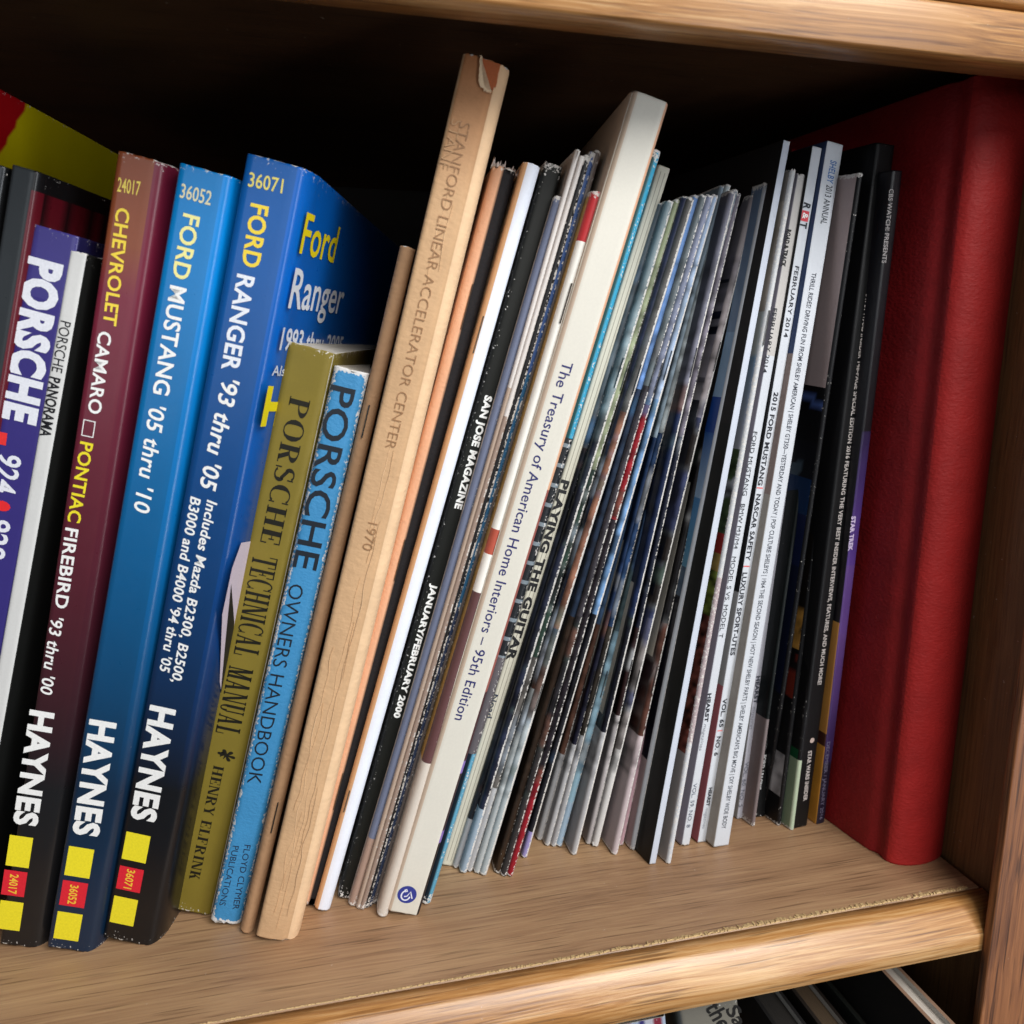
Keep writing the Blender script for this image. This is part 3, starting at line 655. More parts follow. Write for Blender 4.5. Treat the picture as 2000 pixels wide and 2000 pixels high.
# ================================================================== stapled magazines
def wear_nose(a, b=.6, both=False):
    def f(zone, i, z, H):
        if z < .0009 or z > H - .0009: return .8
        if i in (9, 10, 11): return a
        if both and i in (5, 6): return a * .8
        return .05
    return f
rm = random.Random(21)
def mag(label, bot, top, t, yaw, L, S, Rr=None, a=.5, both=False, W=.205, rag=.0008, group='thin stapled magazines in the row', mat=None, H=None, lf=0.0, nose=None, rt=None, fwd=0, busy=False):
    dxb, dxt = t * .5 * 4.9e3, t * .5 * 4.9e3
    ph = rm.uniform(0, 6); am = rm.uniform(.0002, .0007); sd = rm.uniform(0, 50); base = zones(L, S, Rr or S)
    acc = [lin(c) for c in rm.sample([(120, 84, 70), (70, 110, 150), (178, 180, 182), (24, 24, 30), (90, 110, 100), (20, 28, 46), (150, 160, 172), (60, 70, 110)], 3)]
    def colf(zone, z, s_, p):
        c = base(zone, z, s_, p)
        if not busy or z < .034 or z > .245: return c
        n = mnoise.noise(Vector((z * 55, sd, p[1] * 30))); n2 = mnoise.noise(Vector((z * 210, sd + 9, p[1] * 160))); n3 = mnoise.noise(Vector((z * 620, sd + 3, p[1] * 500)))
        k = max(.25, .82 + .75 * n2 + .5 * n3); w_ = max(0, min(1, (abs(n) - .26) * 7)) * (.75 if z < .20 else .25); a_ = acc[int((n + 1) * 1.5) % 3]
        return tuple(max(.004, (c[i] * (1 - w_) + a_[i] * w_ * .8) * k) for i in range(3))
    colf.cuts = base.cuts
    bow = lambda zf, y, ph=ph, am=am: (am * math.sin(3.1 * zf + ph) * math.sin(math.pi * zf), 0)
    fr = book('magazine', label, 'magazine', (bot[0] + dxb, bot[1]), (top[0] + dxt, top[1]), None, yaw, lambda t_, W_: prof_fold(t_, W_, nose, lf=lf), colf, mat or SATIN, t=t / 1.0, W=W,
              wear=wear_nose(a, both=both), group=group, ragged=rag, dz=.0022 if busy else .0045, bow=bow, H=H, lf=lf, fwd=fwd)
    return fr
B = bands
G_ = 'thin stapled magazines left of the wide cream book'
fr = mag('shorter slate blue magazine with pale left edge, first right of the San Jose magazine', (689, 1771), (1096, 386), .0034, 5, (196, 180, 166), B([(0, 28, (164, 138, 124)), (28, 300, (108, 116, 140))]), (100, 110, 136), .3, group=G_)
staple(fr, (1052, 541), (1046, 572))
fr = mag('thin pale magazine rising highest just right of the slate blue one', (700, 1776), (1131, 293), .0018, 5, (180, 164, 150), B([(0, 200, (176, 156, 140)), (200, 300, (214, 208, 204))]), (70, 60, 56), .4, group=G_)
mag('second thin pale magazine with darker cover, next to the highest pale one', (707, 1778), (1139, 306), .0018, 5, (190, 178, 170), B([(0, 190, (150, 130, 118)), (190, 300, (208, 202, 198))]), (48, 44, 44), .5, group=G_)
mag('thin scuffed black magazine between the pale ones and the blue one', (714, 1775), (1150, 305), .0026, 5, (26, 26, 28), (30, 30, 32), (26, 26, 26), .62, group=G_, both=True)
mag('thin deep blue magazine, left of the gold and white one', (721, 1772), (1160, 299), .0024, 5, (30, 44, 62), B([(0, 120, (44, 56, 82)), (120, 205, (44, 92, 128)), (205, 300, (58, 86, 138))]), (50, 70, 110), .45, group=G_)
mag('thin grey brown magazine with curling pages, behind the gold and white one', (730, 1766), (1170, 296), .0026, 5, (96, 84, 78), (112, 102, 98), (92, 78, 72), .4, group=G_)
goldS = B([(0, 118, (212, 202, 190)), (118, 126, (150, 60, 50)), (126, 128, (200, 190, 180)), (128, 250, (240, 236, 226)), (250, 400, (186, 56, 58))])
goldL = B([(0, 62, (206, 196, 184)), (62, 400, (196, 156, 84))])
fr = mag('magazine with gold cover, white spine and red top, left of the wide cream book', (747, 1793), (1171, 378), .0042, 5, goldL, B([(0, 62, (208, 198, 186)), (62, 127, (96, 64, 64)), (127, 141, (238, 234, 226)), (141, 150, (178, 84, 66)), (150, 249, (240, 238, 230)), (249, 400, (184, 52, 56))]), (84, 40, 44), .28, group=G_)
staple(fr, (1116, 552), (1094, 632))
# curled loose pages behind it
Fc = Frame((760, 1775), (1206, 280), 5)
# ------------------------------------------------------------------ the wide cream book
def prof_cream(t, W):
    p = [(-t, W, 'L'), (-t, .02, 'L'), (-t, .0035, 'L'), (-t + .0004, .0016, 'L'), (-t + .0011, .0005, 'L'), (-t + .0020, 0, 'S')]
    p += [(-t + .002 + (t - .0024) * i / 8, 0, 'S') for i in range(1, 8)]
    p += [(-.0004, 0, 'S'), (.0000, .0002, 'R'), (.0008, .0010, 'R'), (.0013, .003, 'R'), (.0014, .02, 'R'), (.0014, W, 'R')]; return p
creamR = B([(0, 30, (40, 34, 36)), (30, 35, (132, 108, 180)), (35, 58, (56, 40, 46)), (58, 63, (140, 116, 188)), (63, 90, (74, 46, 50)), (90, 165, (156, 92, 84)), (165, 400, (226, 176, 142))])
fr = book('hardback_book', 'wide cream spined book reading The Treasury of American Home Interiors', 'book', (813, 1789), (1302, 199), (1233, 181), 7, prof_cream,
          zones((200, 180, 160), (214, 210, 198), creamR), covermat('cream_cover', .5, grain=.04, thr=.8), wear=wear_edges(0, .25), ragged=.0003, rf=.001, py0=.0012)
lettering(fr, fr.root, 'The Treasury of American Home Interiors – 95th Edition', (1111, 708), (898, 1407), 3.5, (44, 46, 104), bold=.004, dx=-.0002)
x, z = fr.loc((795, 1747)); r = .0035; n = 32
V = [(x + r * math.cos(6.2832 * i / n), -.0001, z + r * math.sin(6.2832 * i / n)) for i in range(n)]
em = meshobj('publisher_emblem', V, [tuple(range(n))], flat('emblem', (48, 58, 140)), fr.root)
def stroke(pts, wd, mat, parent, name, y=-.0002):
    V = []; F_ = []
    for i, (a, b) in enumerate(pts):
        p = pts[max(i - 1, 0)]; q = pts[min(i + 1, len(pts) - 1)]; dx, dz = q[0] - p[0], q[1] - p[1]; l = math.hypot(dx, dz) or 1
        V += [(a - dz / l * wd, y, b + dx / l * wd), (a + dz / l * wd, y, b - dx / l * wd)]
    for i in range(len(pts) - 1): F_.append((2 * i, 2 * i + 1, 2 * i + 3, 2 * i + 2))
    return meshobj(name, V, F_, mat, parent)
ew = flat('emblemwhite', (222, 224, 236))
stroke([(x - .0004 + .0016 * math.cos(a), z - .0004 + .0019 * math.sin(a)) for a in np.linspace(1.7, 6.2, 14)], .00028, ew, fr.root, 'emblem_stroke')
stroke([(x + .0022, z - .0012), (x + .0010, z + .0014), (x + .0001, z - .0006), (x - .0009, z - .0009)], .00024, ew, fr.root, 'emblem_stroke')
stroke([(x - .0014, z + .0016), (x - .0006, z + .0021), (x - .0002, z + .0014), (x - .0010, z + .0010)], .0002, ew, fr.root, 'emblem_stroke')

filmS = B([(0, 50, (30, 90, 120)), (50, 62, (22, 30, 40)), (62, 118, (86, 82, 86)), (118, 132, (116, 108, 112)), (132, 178, (32, 36, 40)), (178, 400, (16, 74, 76))])
def col_teal(zone, z, s, p):
    if zone == 'L': return lin((14, 56, 60)) if z > .182 else lin((26, 26, 30))
    if z > .182: return lin((18, 70, 74)) if p[0] < -.0018 else lin((62, 160, 196))
    if z > .1:
        return lin((30, 34, 38)) if (z * 1000) % 7.2 < 5.8 else lin((120, 132, 140))
    if z > .062: return lin((92, 88, 92))
    return lin((20, 34, 44)) if p[0] < -.0018 else lin((92, 158, 186))
col_teal.cuts = [.182, .1, .062] + [x / 1000 for k in range(14, 26) for x in (k * 7.2, k * 7.2 + 5.8)]
f0 = Frame((842, 1768), (1294, 296), 5)
fr = book('magazine', 'dark teal and cyan magazine with film strip pictures, right of the wide cream book', 'magazine', (842, 1768), (1294, 296), None, 5, lambda t, W: prof_fold(t, W), col_teal, SATIN, t=.0044, wear=wear_nose(.42), ragged=.0006)
fr = book('paperback_book', 'cream ribbed spined book reading PLAYING THE GUITAR', 'book', (885, 1692), (1310, 330), (1286, 322), 4, lambda t, W: prof_square(t, W, .0008),
          zones((196, 192, 176), (206, 202, 184), (190, 184, 168)), covermat('cream_card', .55, thr=.7), wear=wear_edges(0, .4))
lettering(fr, fr.root, 'PLAYING THE GUITAR', (1105, 938), (996, 1290), 2.9, (26, 26, 28), bold=.05)
lettering(fr, fr.root, 'Noad', (968, 1356), (955, 1402), 2.2, (40, 50, 70), name='author_lettering', bold=.01)
for xo in (-.0016, -.0032):
    stroke([(xo, .002), (xo, fr.H - .002)], .00012, flat('groove', (150, 144, 130)), fr.root, 'spine_groove', y=-.00006)

# ------------------------------------------------------------------ the long run of thin magazines
G2 = 'thin stapled car magazines packed between the cream guitar book and the white spines'
NAVY = (24, 30, 48); DK = (24, 24, 28); GR = (120, 120, 122); LG = (168, 168, 170)
def run(lab, bot, top, t, yaw, foot, low, mid, topc, a=.5, zf=30, zt=165, Lc=None, S=None, **k):
    zt *= 1.16; zt += rm.uniform(-9, 6); zf += rm.uniform(-5, 7)
    S = S or B([(0, zf, foot), (zf, zt * .55, low), (zt * .55, zt, mid), (zt, 400, topc)])
    Lf = Lc or B([(0, zf, tuple(int(c * .95) for c in foot)), (zf, zt * .55, tuple(int(c * .8) for c in low)), (zt * .55, zt, tuple(int(c * .8) for c in mid)), (zt, 400, tuple(int(c * .85) for c in topc))])
    fr = mag(lab, bot, top, t, yaw, Lf, S, tuple(int(c * .7) for c in low), a=min(1, a + .12), group=G2, busy=True, **k)
    for f in (.74, .25):                                             # two wire staples in the fold
        z0 = fr.H * (f + rm.uniform(-.015, .015)); x = -t / 2 + .0002; q = .00016; V = []
        for y, z in ((.0012, z0), (-.0003, z0 + .0004), (-.0003, z0 + .0116), (.0012, z0 + .012)): V += [(x - q, y, z), (x, y - q, z), (x + q, y, z), (x, y + q, z)]
        meshobj('staple', V, [(i * 4 + k_, i * 4 + (k_ + 1) % 4, i * 4 + 4 + (k_ + 1) % 4, i * 4 + 4 + k_) for i in range(3) for k_ in range(4)], MATS.get('steel') or steel(), fr.root)
    return fr
FT = (170, 170, 172)
run('thin magazine, slate top and dark middle, first right of the guitar book', (890, 1697), (1293, 399), .0026, 3, FT, (36, 38, 44), (34, 38, 50), (104, 112, 118), .35, zf=22, zt=150)
run('thin magazine, blue grey top with a white right edge, second right of the guitar book', (905, 1707), (1311, 394), .0030, 3, (150, 166, 180), (34, 38, 56), (36, 40, 58), (134, 148, 152), .66, zf=24, zt=150)
run('thin magazine with olive green upper spine', (917, 1704), (1326, 392), .0026, 3, FT, (92, 88, 84), (40, 60, 50), (152, 160, 128), .5, zf=40, zt=148)
run('thin magazine with navy top and brown middle, right of the olive topped one', (932, 1708), (1342, 386), .0028, 3, (176, 180, 180), (84, 48, 36), (30, 36, 52), (44, 50, 74), .62, zf=76, zt=160)
run('thin magazine with ragged white fold and tan brown middle', (944, 1711), (1352, 388), .0030, 3, (168, 176, 178), (86, 90, 88), (142, 98, 78), (88, 86, 84), .8, zf=74, zt=170)
run('thin magazine with bright sky blue top, between grey topped ones', (973, 1707), (1364, 384), .0030, 2.5, (62, 46, 32), (54, 40, 30), (44, 60, 84), (116, 156, 216), .55, zf=10, zt=176)
run('thin dark magazine with a grey top, just right of the sky blue topped one', (984, 1713), (1377, 382), .0024, 2.5, (54, 50, 50), (40, 38, 42), (60, 56, 62), (104, 112, 116), .5, zf=60, zt=168)
fr = run('thin magazine with dark red band halfway and a red foot', (996, 1713), (1390, 382), .0026, 2.5, (150, 28, 40), (40, 32, 38), (150, 24, 36), (130, 136, 158), .5, zf=48, zt=170, S=B([(0, 46, (142, 26, 38)), (46, 148, (36, 30, 36)), (148, 192, (150, 24, 36)), (192, 400, (130, 136, 158))]))
run('thin magazine with light blue white top and violet foot', (1024, 1677), (1399, 382), .0026, 2, (150, 140, 190), (34, 34, 40), (120, 160, 206), (166, 186, 214), .75, zf=6, zt=170)
run('thin magazine with grey foot, first of three standing further back', (1054, 1642), (1408, 378), .0028, 1.5, FT, (96, 66, 54), (70, 96, 130), (120, 140, 160), .7, zf=42, zt=160)
run('thin magazine with grey foot, middle of three standing further back', (1069, 1653), (1414, 364), .0024, 1.5, FT, (28, 28, 44), (40, 60, 96), (148, 166, 180), .55, zf=44, zt=158)
run('thin magazine with grey foot, last of three standing further back', (1081, 1655), (1424, 362), .0024, 1.5, (160, 160, 162), (52, 46, 40), (44, 70, 110), (176, 184, 186), .6, zf=44, zt=158)
run('thin magazine with long pale blue lower spine', (1092, 1655), (1438, 372), .0028, 1.5, (158, 182, 202), (150, 186, 204), (70, 96, 132), (126, 138, 150), .4, zf=20, zt=158)
run('navy magazine with a big grey corner at its foot and a torn white fold', (1121, 1671), (1434, 374), .0026, .5, FT, (18, 20, 32), (26, 40, 74), (120, 120, 134), .85, zf=52, zt=158)
run('dark brown magazine with a hidden grey foot, behind the navy one', (1150, 1650), (1444, 378), .0024, .5, (172, 166, 166), (48, 30, 30), (24, 28, 46), (118, 112, 124), .6, zf=52, zt=158)
run('thin white edged magazine with faded grey print along its fold', (1163, 1655), (1476, 383), .0030, -1, (196, 194, 192), (120, 114, 112), (36, 30, 28), (156, 148, 150), .95, zf=40, zt=158, rag=.0018, Lc=B([(0, 40, (150, 150, 150)), (40, 110, (60, 54, 52)), (110, 190, (22, 26, 40)), (190, 197, (140, 138, 146)), (197, 199, (90, 90, 100)), (199, 216, (140, 136, 146)), (216, 219, (30, 34, 50)), (219, 222, (132, 130, 140)), (222, 225, (30, 34, 50)), (225, 236, (130, 128, 138)), (236, 237.4, (40, 44, 54)), (237.4, 400, ((128, 124, 134), (140, 134, 128)))]))
fr = run('magazine with brown fur picture above a grey corner, its fold pinkish', (1201, 1670), (1484, 384), .0028, -1.5, (186, 172, 174), (84, 52, 42), (26, 24, 26), (146, 138, 136), .62, zf=50, zt=156, fwd=-.012)
run('pink edged thin magazine beside the fur pictured one', (1213, 1652), (1490, 372), .0022, -1.5, (196, 160, 170), (160, 112, 104), (40, 52, 90), (110, 120, 134), .5, zf=56, zt=158, fwd=-.012)
def col_sky(z):
    return None
skyL = B([(0, 40, (176, 156, 156)), (40, 110, (20, 20, 30)), (110, 122, (70, 90, 110)), (122, 150, ((96, 150, 178), (74, 128, 178))), (150, 176, ((150, 178, 206), (44, 88, 150))), (176, 190, (24, 64, 138)), (190, 215, (130, 160, 190)), (215, 400, ((112, 136, 164), (84, 88, 98)))])
fr = mag('magazine with blue sky cover picture, dark below, last before the dark gap', (1236, 1661), (1500, 357), .0022, -3, skyL, (168, 172, 178), (30, 30, 34), .8, group=G2, rag=.0015, fwd=.002)

# ------------------------------------------------------------------ curled loose sheets and back covers far behind
def sheet(name, label, cat, pxs, y0, dy, col, th=.0004, group=None):
    P = [ony(px[0], px[1], y0 + dy * k) for k, px in enumerate(pxs)]
    return P
# ------------------------------------------------------------------ white spined magazines
WS = (198, 202, 208)
fr = book('magazine', 'thin plain white spined magazine with a black cover, left of the barn pictured cover', 'magazine', (1281, 1687), (1544, 277), (1530, 277), -9, lambda t, W: prof_square(t, W, .0004),
          zones(B([(0, 180, (22, 22, 20)), (180, 400, (30, 28, 28))]), B([(0, 400, (192, 198, 210))]), (30, 30, 30)), SATIN, wear=wear_edges(0, .5), ragged=.0003)
def pic(zone, z, s, p):
    """countryside photograph printed on the left cover: sky, trees, a red barn, fields, then brown fur"""
    if zone != 'L': 
        if z < .052: return lin((200, 202, 206))
        return lin((176, 160, 162)) if z < .12 else lin((196, 198, 200))
    n = mnoise.noise(Vector((p[1] * 260, z * 420, 1.3))); n2 = mnoise.noise(Vector((p[1] * 60, z * 75, 4.1)))
    if z < .047: return lin((172, 166, 164))
    if z < .104: k = .5 + .9 * mnoise.noise(Vector((p[1] * 350 + z * 200, z * 420, 7.7))); return tuple(max(.004, a * k) for a in lin((150, 84, 72)))
    if z < .122: k = .6 + n; return tuple(max(.006, a * k) for a in lin((126, 140, 62)))
    if z < .129: k = .7 + .5 * n; return tuple(a * k for a in lin((186, 154, 90)))
    if z < .137: return lin((156, 48, 46)) if n2 > -.1 else lin((90, 96, 80))
    if z < .170: k = .75 + 1.1 * n; return tuple(max(.01, a * k) for a in (lin((70, 88, 60)) if n2 > 0 else lin((150, 154, 160))))
    if z < .205: k = (z - .17) / .035; a, b = lin((170, 172, 182)), lin((130, 156, 180)); return tuple(a[i] * (1 - k) + b[i] * k for i in range(3))
    if z < .222: return lin((176, 182, 180))
    if z < .262: return tuple(a * (.85 + .4 * n2) for a in lin((178, 168, 156)))
    return lin((150, 144, 138))
pic.cuts = [.047, .104, .122, .129, .137, .17, .205, .222, .262]
fr = Frame((1312, 1687), (1557, 331), -9); t = .0022
root = empty('magazine', fr.mat, 'stapled magazine whose cover shows sky, trees, a red barn and brown fur', 'magazine')
pr = [(-t, .205 - .0, 'L')] + [(-t, y, 'L') for y in list(np.arange(.15, .05, -.02)) + list(np.arange(.05, .0015, -.0012))] + [(p[0], p[1], 'S') for p in prof_fold(t, .2)[4:13]] + [(0, .02, 'R'), (0, .205, 'R')]
shell('cover', pr, fr.H, pic, lambda zone, i, z, H: .75 if (z < .001 or z > H - .001) else (.5 if zone == 'S' else .04), SATIN, root, zcuts=pic.cuts, dz=.0016, ragged=.001, seed=4); fr.root = root; fr.t = t
pages(t, .2, fr.H, root)
staple(fr, (1505, 606), (1493, 676), x=-.0012)
BK = (34, 36, 44)
fr = book('magazine', 'white spined magazine reading FEBRUARY 2014 FORD MUSTANG in serif letters', 'magazine', (1347, 1650), (1576, 342), None, -9, lambda t, W: prof_square(t, W, .0005),
          zones((132, 128, 140), B([(0, 205, WS), (205, 400, (186, 182, 178))]), (150, 150, 150)), SATIN, t=.0042, wear=wear_edges(0, .6), ragged=.001, fwd=.004)
lettering(fr, fr.root, 'FEBRUARY 2014', (1514, 602), (1493, 728), 1.9, BK, name='date_lettering', bold=.005)
lettering(fr, fr.root, 'FORD MUSTANG   BMW M3/M4   MODEL S VS. MODEL T', (1475, 843), (1407, 1246), 2.0, BK, bold=0)
lettering(fr, fr.root, 'ROAD & TRACK', (1541, 448), (1529, 521), 1.9, (20, 20, 22), bold=.05)
lettering(fr, fr.root, 'HEARST', (1386, 1354), (1379, 1410), 1.6, BK, name='publisher_lettering', bold=.05)
lettering(fr, fr.root, 'magazines', (1378, 1414), (1368, 1466), 1.6, (110, 112, 120), name='publisher_lettering', bold=-.01, shear=.2)
lettering(fr, fr.root, 'VOL. 59, NO. 8', (1358, 1530), (1344, 1616), 1.8, (60, 70, 90), name='volume_lettering', bold=0)
fr = book('magazine', 'white spined magazine reading 2015 FORD MUSTANG, NASCAR SAFETY, LUXURY SPORT-UTES', 'magazine', (1380, 1643), (1606, 290), (1587, 286), -9, lambda t, W: prof_square(t, W, .0005),
          zones(B([(0, 70, (150, 84, 90)), (70, 110, (140, 140, 140)), (110, 400, (16, 16, 18))]), WS, (140, 140, 146)), SATIN, wear=wear_edges(0, .4), fwd=.005)
lettering(fr, fr.root, 'R', (1577, 397), (1574, 409), 3.0, (40, 44, 50), name='logo_lettering', bold=.04)
patch(fr, fr.root, (1572, 422), 3.4, 3.8, (206, 66, 76), name='logo_block')
lettering(fr, fr.root, '&', (1573, 416), (1571, 428), 2.4, WHITE, name='logo_lettering', bold=.02, y=-.0002)
lettering(fr, fr.root, 'T', (1570, 434), (1568, 446), 3.0, (40, 44, 50), name='logo_lettering', bold=.04)
lettering(fr, fr.root, 'FEBRUARY 2014', (1557, 520), (1534, 659), 1.9, BK, name='date_lettering', bold=.012)
lettering(fr, fr.root, '2015 FORD MUSTANG', (1516, 766), (1484, 948), 2.1, BK, bold=.03)
lettering(fr, fr.root, 'NASCAR SAFETY', (1482, 965), (1460, 1095), 2.1, BK, bold=.03)
lettering(fr, fr.root, 'LUXURY SPORT-UTES', (1455, 1118), (1430, 1280), 2.1, BK, bold=.03)
patch(fr, fr.root, (1484, 953), 3.0, .5, (214, 96, 96), name='divider_rule'); patch(fr, fr.root, (1458, 1106), 3.0, .5, (214, 96, 96), name='divider_rule'); patch(fr, fr.root, (1406, 1427), 2.6, .5, (224, 120, 120), name='divider_rule')
lettering(fr, fr.root, 'VOL. 65', (1416, 1364), (1408, 1420), 1.9, BK, name='volume_lettering', bold=.03)
lettering(fr, fr.root, 'NO. 6', (1404, 1438), (1398, 1476), 1.9, BK, name='volume_lettering', bold=.03)
lettering(fr, fr.root, 'HEARST', (1388, 1538), (1382, 1574), 1.5, BK, name='publisher_lettering', bold=.05)
lettering(fr, fr.root, 'magazines', (1381, 1577), (1374, 1618), 1.5, (110, 112, 120), name='publisher_lettering', bold=-.01, shear=.2)
fr = book('magazine', 'widest white spined magazine reading SHELBY 2013 ANNUAL', 'magazine', (1424, 1650), (1648, 284), (1615, 281), -9, lambda t, W: prof_square(t, W, .0006),
          zones(B([(0, 150, (150, 144, 136)), (150, 205, (134, 118, 112)), (205, 400, (50, 66, 100))]), WS, (60, 60, 62)), SATIN, wear=wear_edges(0, .35), fwd=.001)
lettering(fr, fr.root, 'SHELBY', (1628, 314), (1620, 358), 2.9, (70, 112, 170), bold=.02)
lettering(fr, fr.root, '2013 ANNUAL', (1620, 362), (1608, 438), 2.9, (60, 64, 72), bold=.012)
lettering(fr, fr.root, "THRILL RIDES! DRIVING FUN FROM SHELBY AMERICAN | SHELBY GT350—YESTERDAY AND TODAY | POP CULTURE SHELBYS | 1964 THE SECOND SEASON | HOT NEW SHELBY PARTS | SHELBY AMERICAN'S BIG MOVE | DIY SHELBY WIDE BODY",
          (1590, 533), (1413, 1618), 2.15, (62, 66, 76), name='cover_line_lettering', bold=.008)
# small red booklet standing behind the white spines
fr = book('booklet', 'small dark red spine peeping up behind the white spined magazines', 'booklet', (1345, 1560), (1571, 297), (1546, 293), -6, lambda t, W: prof_square(t, W, .001), zones((60, 20, 18), (150, 26, 26), (40, 20, 18)), SATIN, W=.18)

# ------------------------------------------------------------------ right hand group
fr = book('magazine', 'white spined magazine half hidden right of the widest one, reading VOL. 60, NO. 5', 'magazine', (1455, 1597), (1627, 320), None, -8, lambda t, W: prof_square(t, W, .0005),
          zones((150, 150, 150), (176, 176, 186), (120, 120, 122)), SATIN, t=.0044, wear=wear_edges(0, .4))
lettering(fr, fr.root, 'HEARST', (1481, 1320), (1475, 1374), 1.8, (60, 62, 72), name='publisher_lettering', bold=.05)
lettering(fr, fr.root, 'magazines', (1473, 1380), (1467, 1424), 1.8, (110, 112, 124), name='publisher_lettering', bold=-.01, shear=.2)
lettering(fr, fr.root, 'VOL. 60, NO. 5', (1459, 1488), (1446, 1576), 1.9, (90, 94, 108), name='volume_lettering', bold=0)
G3 = 'dark magazines between the white spines and the red book'
mag('dark magazine with a grey lower corner, right of the half hidden white spine', (1471, 1614), (1654, 330), .0018, -8, B([(0, 50, (140, 126, 124)), (50, 400, (22, 28, 28))]), B([(0, 50, (120, 108, 108)), (50, 400, (20, 24, 24))]), (20, 20, 20), .25, group=G3)
fr = book('magazine', 'black spined magazine with small white lettering ending FORD | RACING', 'magazine', (1494, 1594), (1672, 291), None, -8, lambda t, W: prof_square(t, W, .0006), zones((20, 22, 24), (16, 17, 18), (18, 18, 20)), SATIN, t=.0066, wear=wear_edges(0, .4), group=G3, fwd=-.018)
lettering(fr, fr.root, 'SHELBY', (1652, 322), (1645, 372), 2.3, (150, 152, 152), bold=.01)
lettering(fr, fr.root, 'FORD', (1493, 1474), (1489, 1500), 2.0, (190, 190, 190), bold=.04)
lettering(fr, fr.root, '| RACING', (1488, 1505), (1482, 1542), 2.0, (190, 190, 190), bold=.04)
lettering(fr, fr.root, 'MUSTANG MAGAZINE', (1508, 1385), (1496, 1462), 1.8, (110, 112, 112), bold=.0, shear=.15)
def col_sheet(zone, z, s, p):
    if zone == 'L':
        n = mnoise.noise(Vector((p[1] * 90, z * 60, 2.2)))
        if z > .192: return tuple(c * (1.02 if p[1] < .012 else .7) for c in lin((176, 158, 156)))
        if z > .170: return lin((12, 12, 16)) if abs(z - .184 - p[1] * .3) > .0015 else lin((70, 92, 150))
        if z > .155: return lin((16, 18, 24)) if n < .15 else lin((70, 84, 96))
        if z > .118: return lin((18, 46, 84)) if z > .14 else lin((20, 30, 66))
        if z > .06: return lin((18, 24, 48)) if n > -.2 else lin((14, 16, 26))
        return lin((14, 15, 18))
    return lin((22, 22, 24))
col_sheet.cuts = [.192, .17, .155, .118, .14, .06, .035]
def dense(t, yn=.05, nose=None):
    return [(-t, .205, 'L')] + [(-t, y, 'L') for y in list(np.arange(.15, yn, -.02)) + list(np.arange(yn, .0015, -.0018))] + [(p[0], p[1], 'S') for p in prof_fold(t, .2)[4:13]] + [(0, .02, 'R'), (0, .205, 'R')]
def densemag(label, BR, TR, yaw, t, colf, wr, group=None, fwd=0):
    fr = Frame(BR, TR, yaw, fwd=fwd); root = empty('magazine', fr.mat, label, 'magazine', group); fr.root = root; fr.t = t
    shell('cover', dense(t), fr.H, colf, wr, SATIN, root, zcuts=colf.cuts, dz=.0025, ragged=.001, seed=int(BR[0])); pages(t, .2, fr.H, root); return fr
wr = lambda zone, i, z, H: .75 if (z < .001 or z > H - .001) else (.24 if zone == 'S' else .02)
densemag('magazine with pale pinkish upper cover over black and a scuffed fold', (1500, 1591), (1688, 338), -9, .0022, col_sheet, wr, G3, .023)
def col_orange(zone, z, s, p):
    n = mnoise.noise(Vector((p[1] * 120, z * 90, 5.2))); n2 = mnoise.noise(Vector((p[1] * 200, z * 260, 1.2)))
    if zone == 'L':
        if .0135 < z < .033 and p[1] < .0075: return tuple(c * max(.15, .9 + .9 * n2) for c in lin((160, 158, 160)))
        if .081 < z < .150: return tuple(c * (.8 + .5 * n2) for c in lin((184, 134, 62))) if n > -.12 and z < .122 else (lin((90, 52, 24)) if n > .1 else lin((20, 16, 14)))
        if .059 < z < .079: return lin((104, 34, 22)) if n > -.15 else lin((20, 14, 14))
        return lin((13, 13, 15))
    return lin((22, 22, 24))
col_orange.cuts = [.0135, .033, .081, .15, .122, .059, .079]
densemag('black magazine with an orange picture and a small grey photo low on its cover', (1527, 1612), (1694, 342), -9, .0022, col_orange, wr, G3, .003)
def col_green(zone, z, s, p):
    if zone == 'L':
        if z < .033: return lin((126, 146, 122))
        if z < .0375: return lin((10, 70, 40))
        return lin((12, 12, 14))
    return lin((176, 190, 164)) if z < .033 else lin((20, 20, 22))
col_green.cuts = [.033, .0375]
densemag('black magazine with a pale green lower corner', (1552, 1621), (1712, 338), -9, .0022, col_green, wr, G3, .004)
fr = book('magazine', 'black spined special edition reading STAR WARS INSIDER 148-PAGE SPECIAL EDITION 2016', 'magazine', (1577, 1612), (1749, 284), (1713, 279), -8, lambda t, W: prof_square(t, W, .0008), zones((14, 14, 16), (14, 14, 15), (14, 14, 16)), SATIN, wear=wear_edges(0, .25), group=G3, fwd=.008)
GT = (184, 176, 172)
lettering(fr, fr.root, 'STAR WARS INSIDER 148-PAGE SPECIAL EDITION 2016 FEATURING THE VERY BEST INSIDER INTERVIEWS, FEATURES, AND MUCH MORE!', (1695, 574), (1600, 1337), 1.9, GT, bold=.03)
lettering(fr, fr.root, 'STAR WARS INSIDER', (1582, 1466), (1572, 1564), 1.9, GT, bold=.04)
for px in ((1722, 358), (1586, 1446)):
    x, z = fr.loc(px); meshobj('publisher_emblem', [(x + .0012 * math.cos(6.2832 * i / 16), -.0001, z + .0012 * math.sin(6.2832 * i / 16)) for i in range(16)], [tuple(range(16))], flat('176_166_160', (190, 170, 160)), fr.root)
purp = B([(0, 30, (28, 24, 44)), (30, 90, ((40, 30, 70), (96, 66, 128))), (90, 120, (92, 64, 128)), (120, 175, ((84, 56, 132), (38, 28, 62))), (175, 400, (14, 13, 18))])
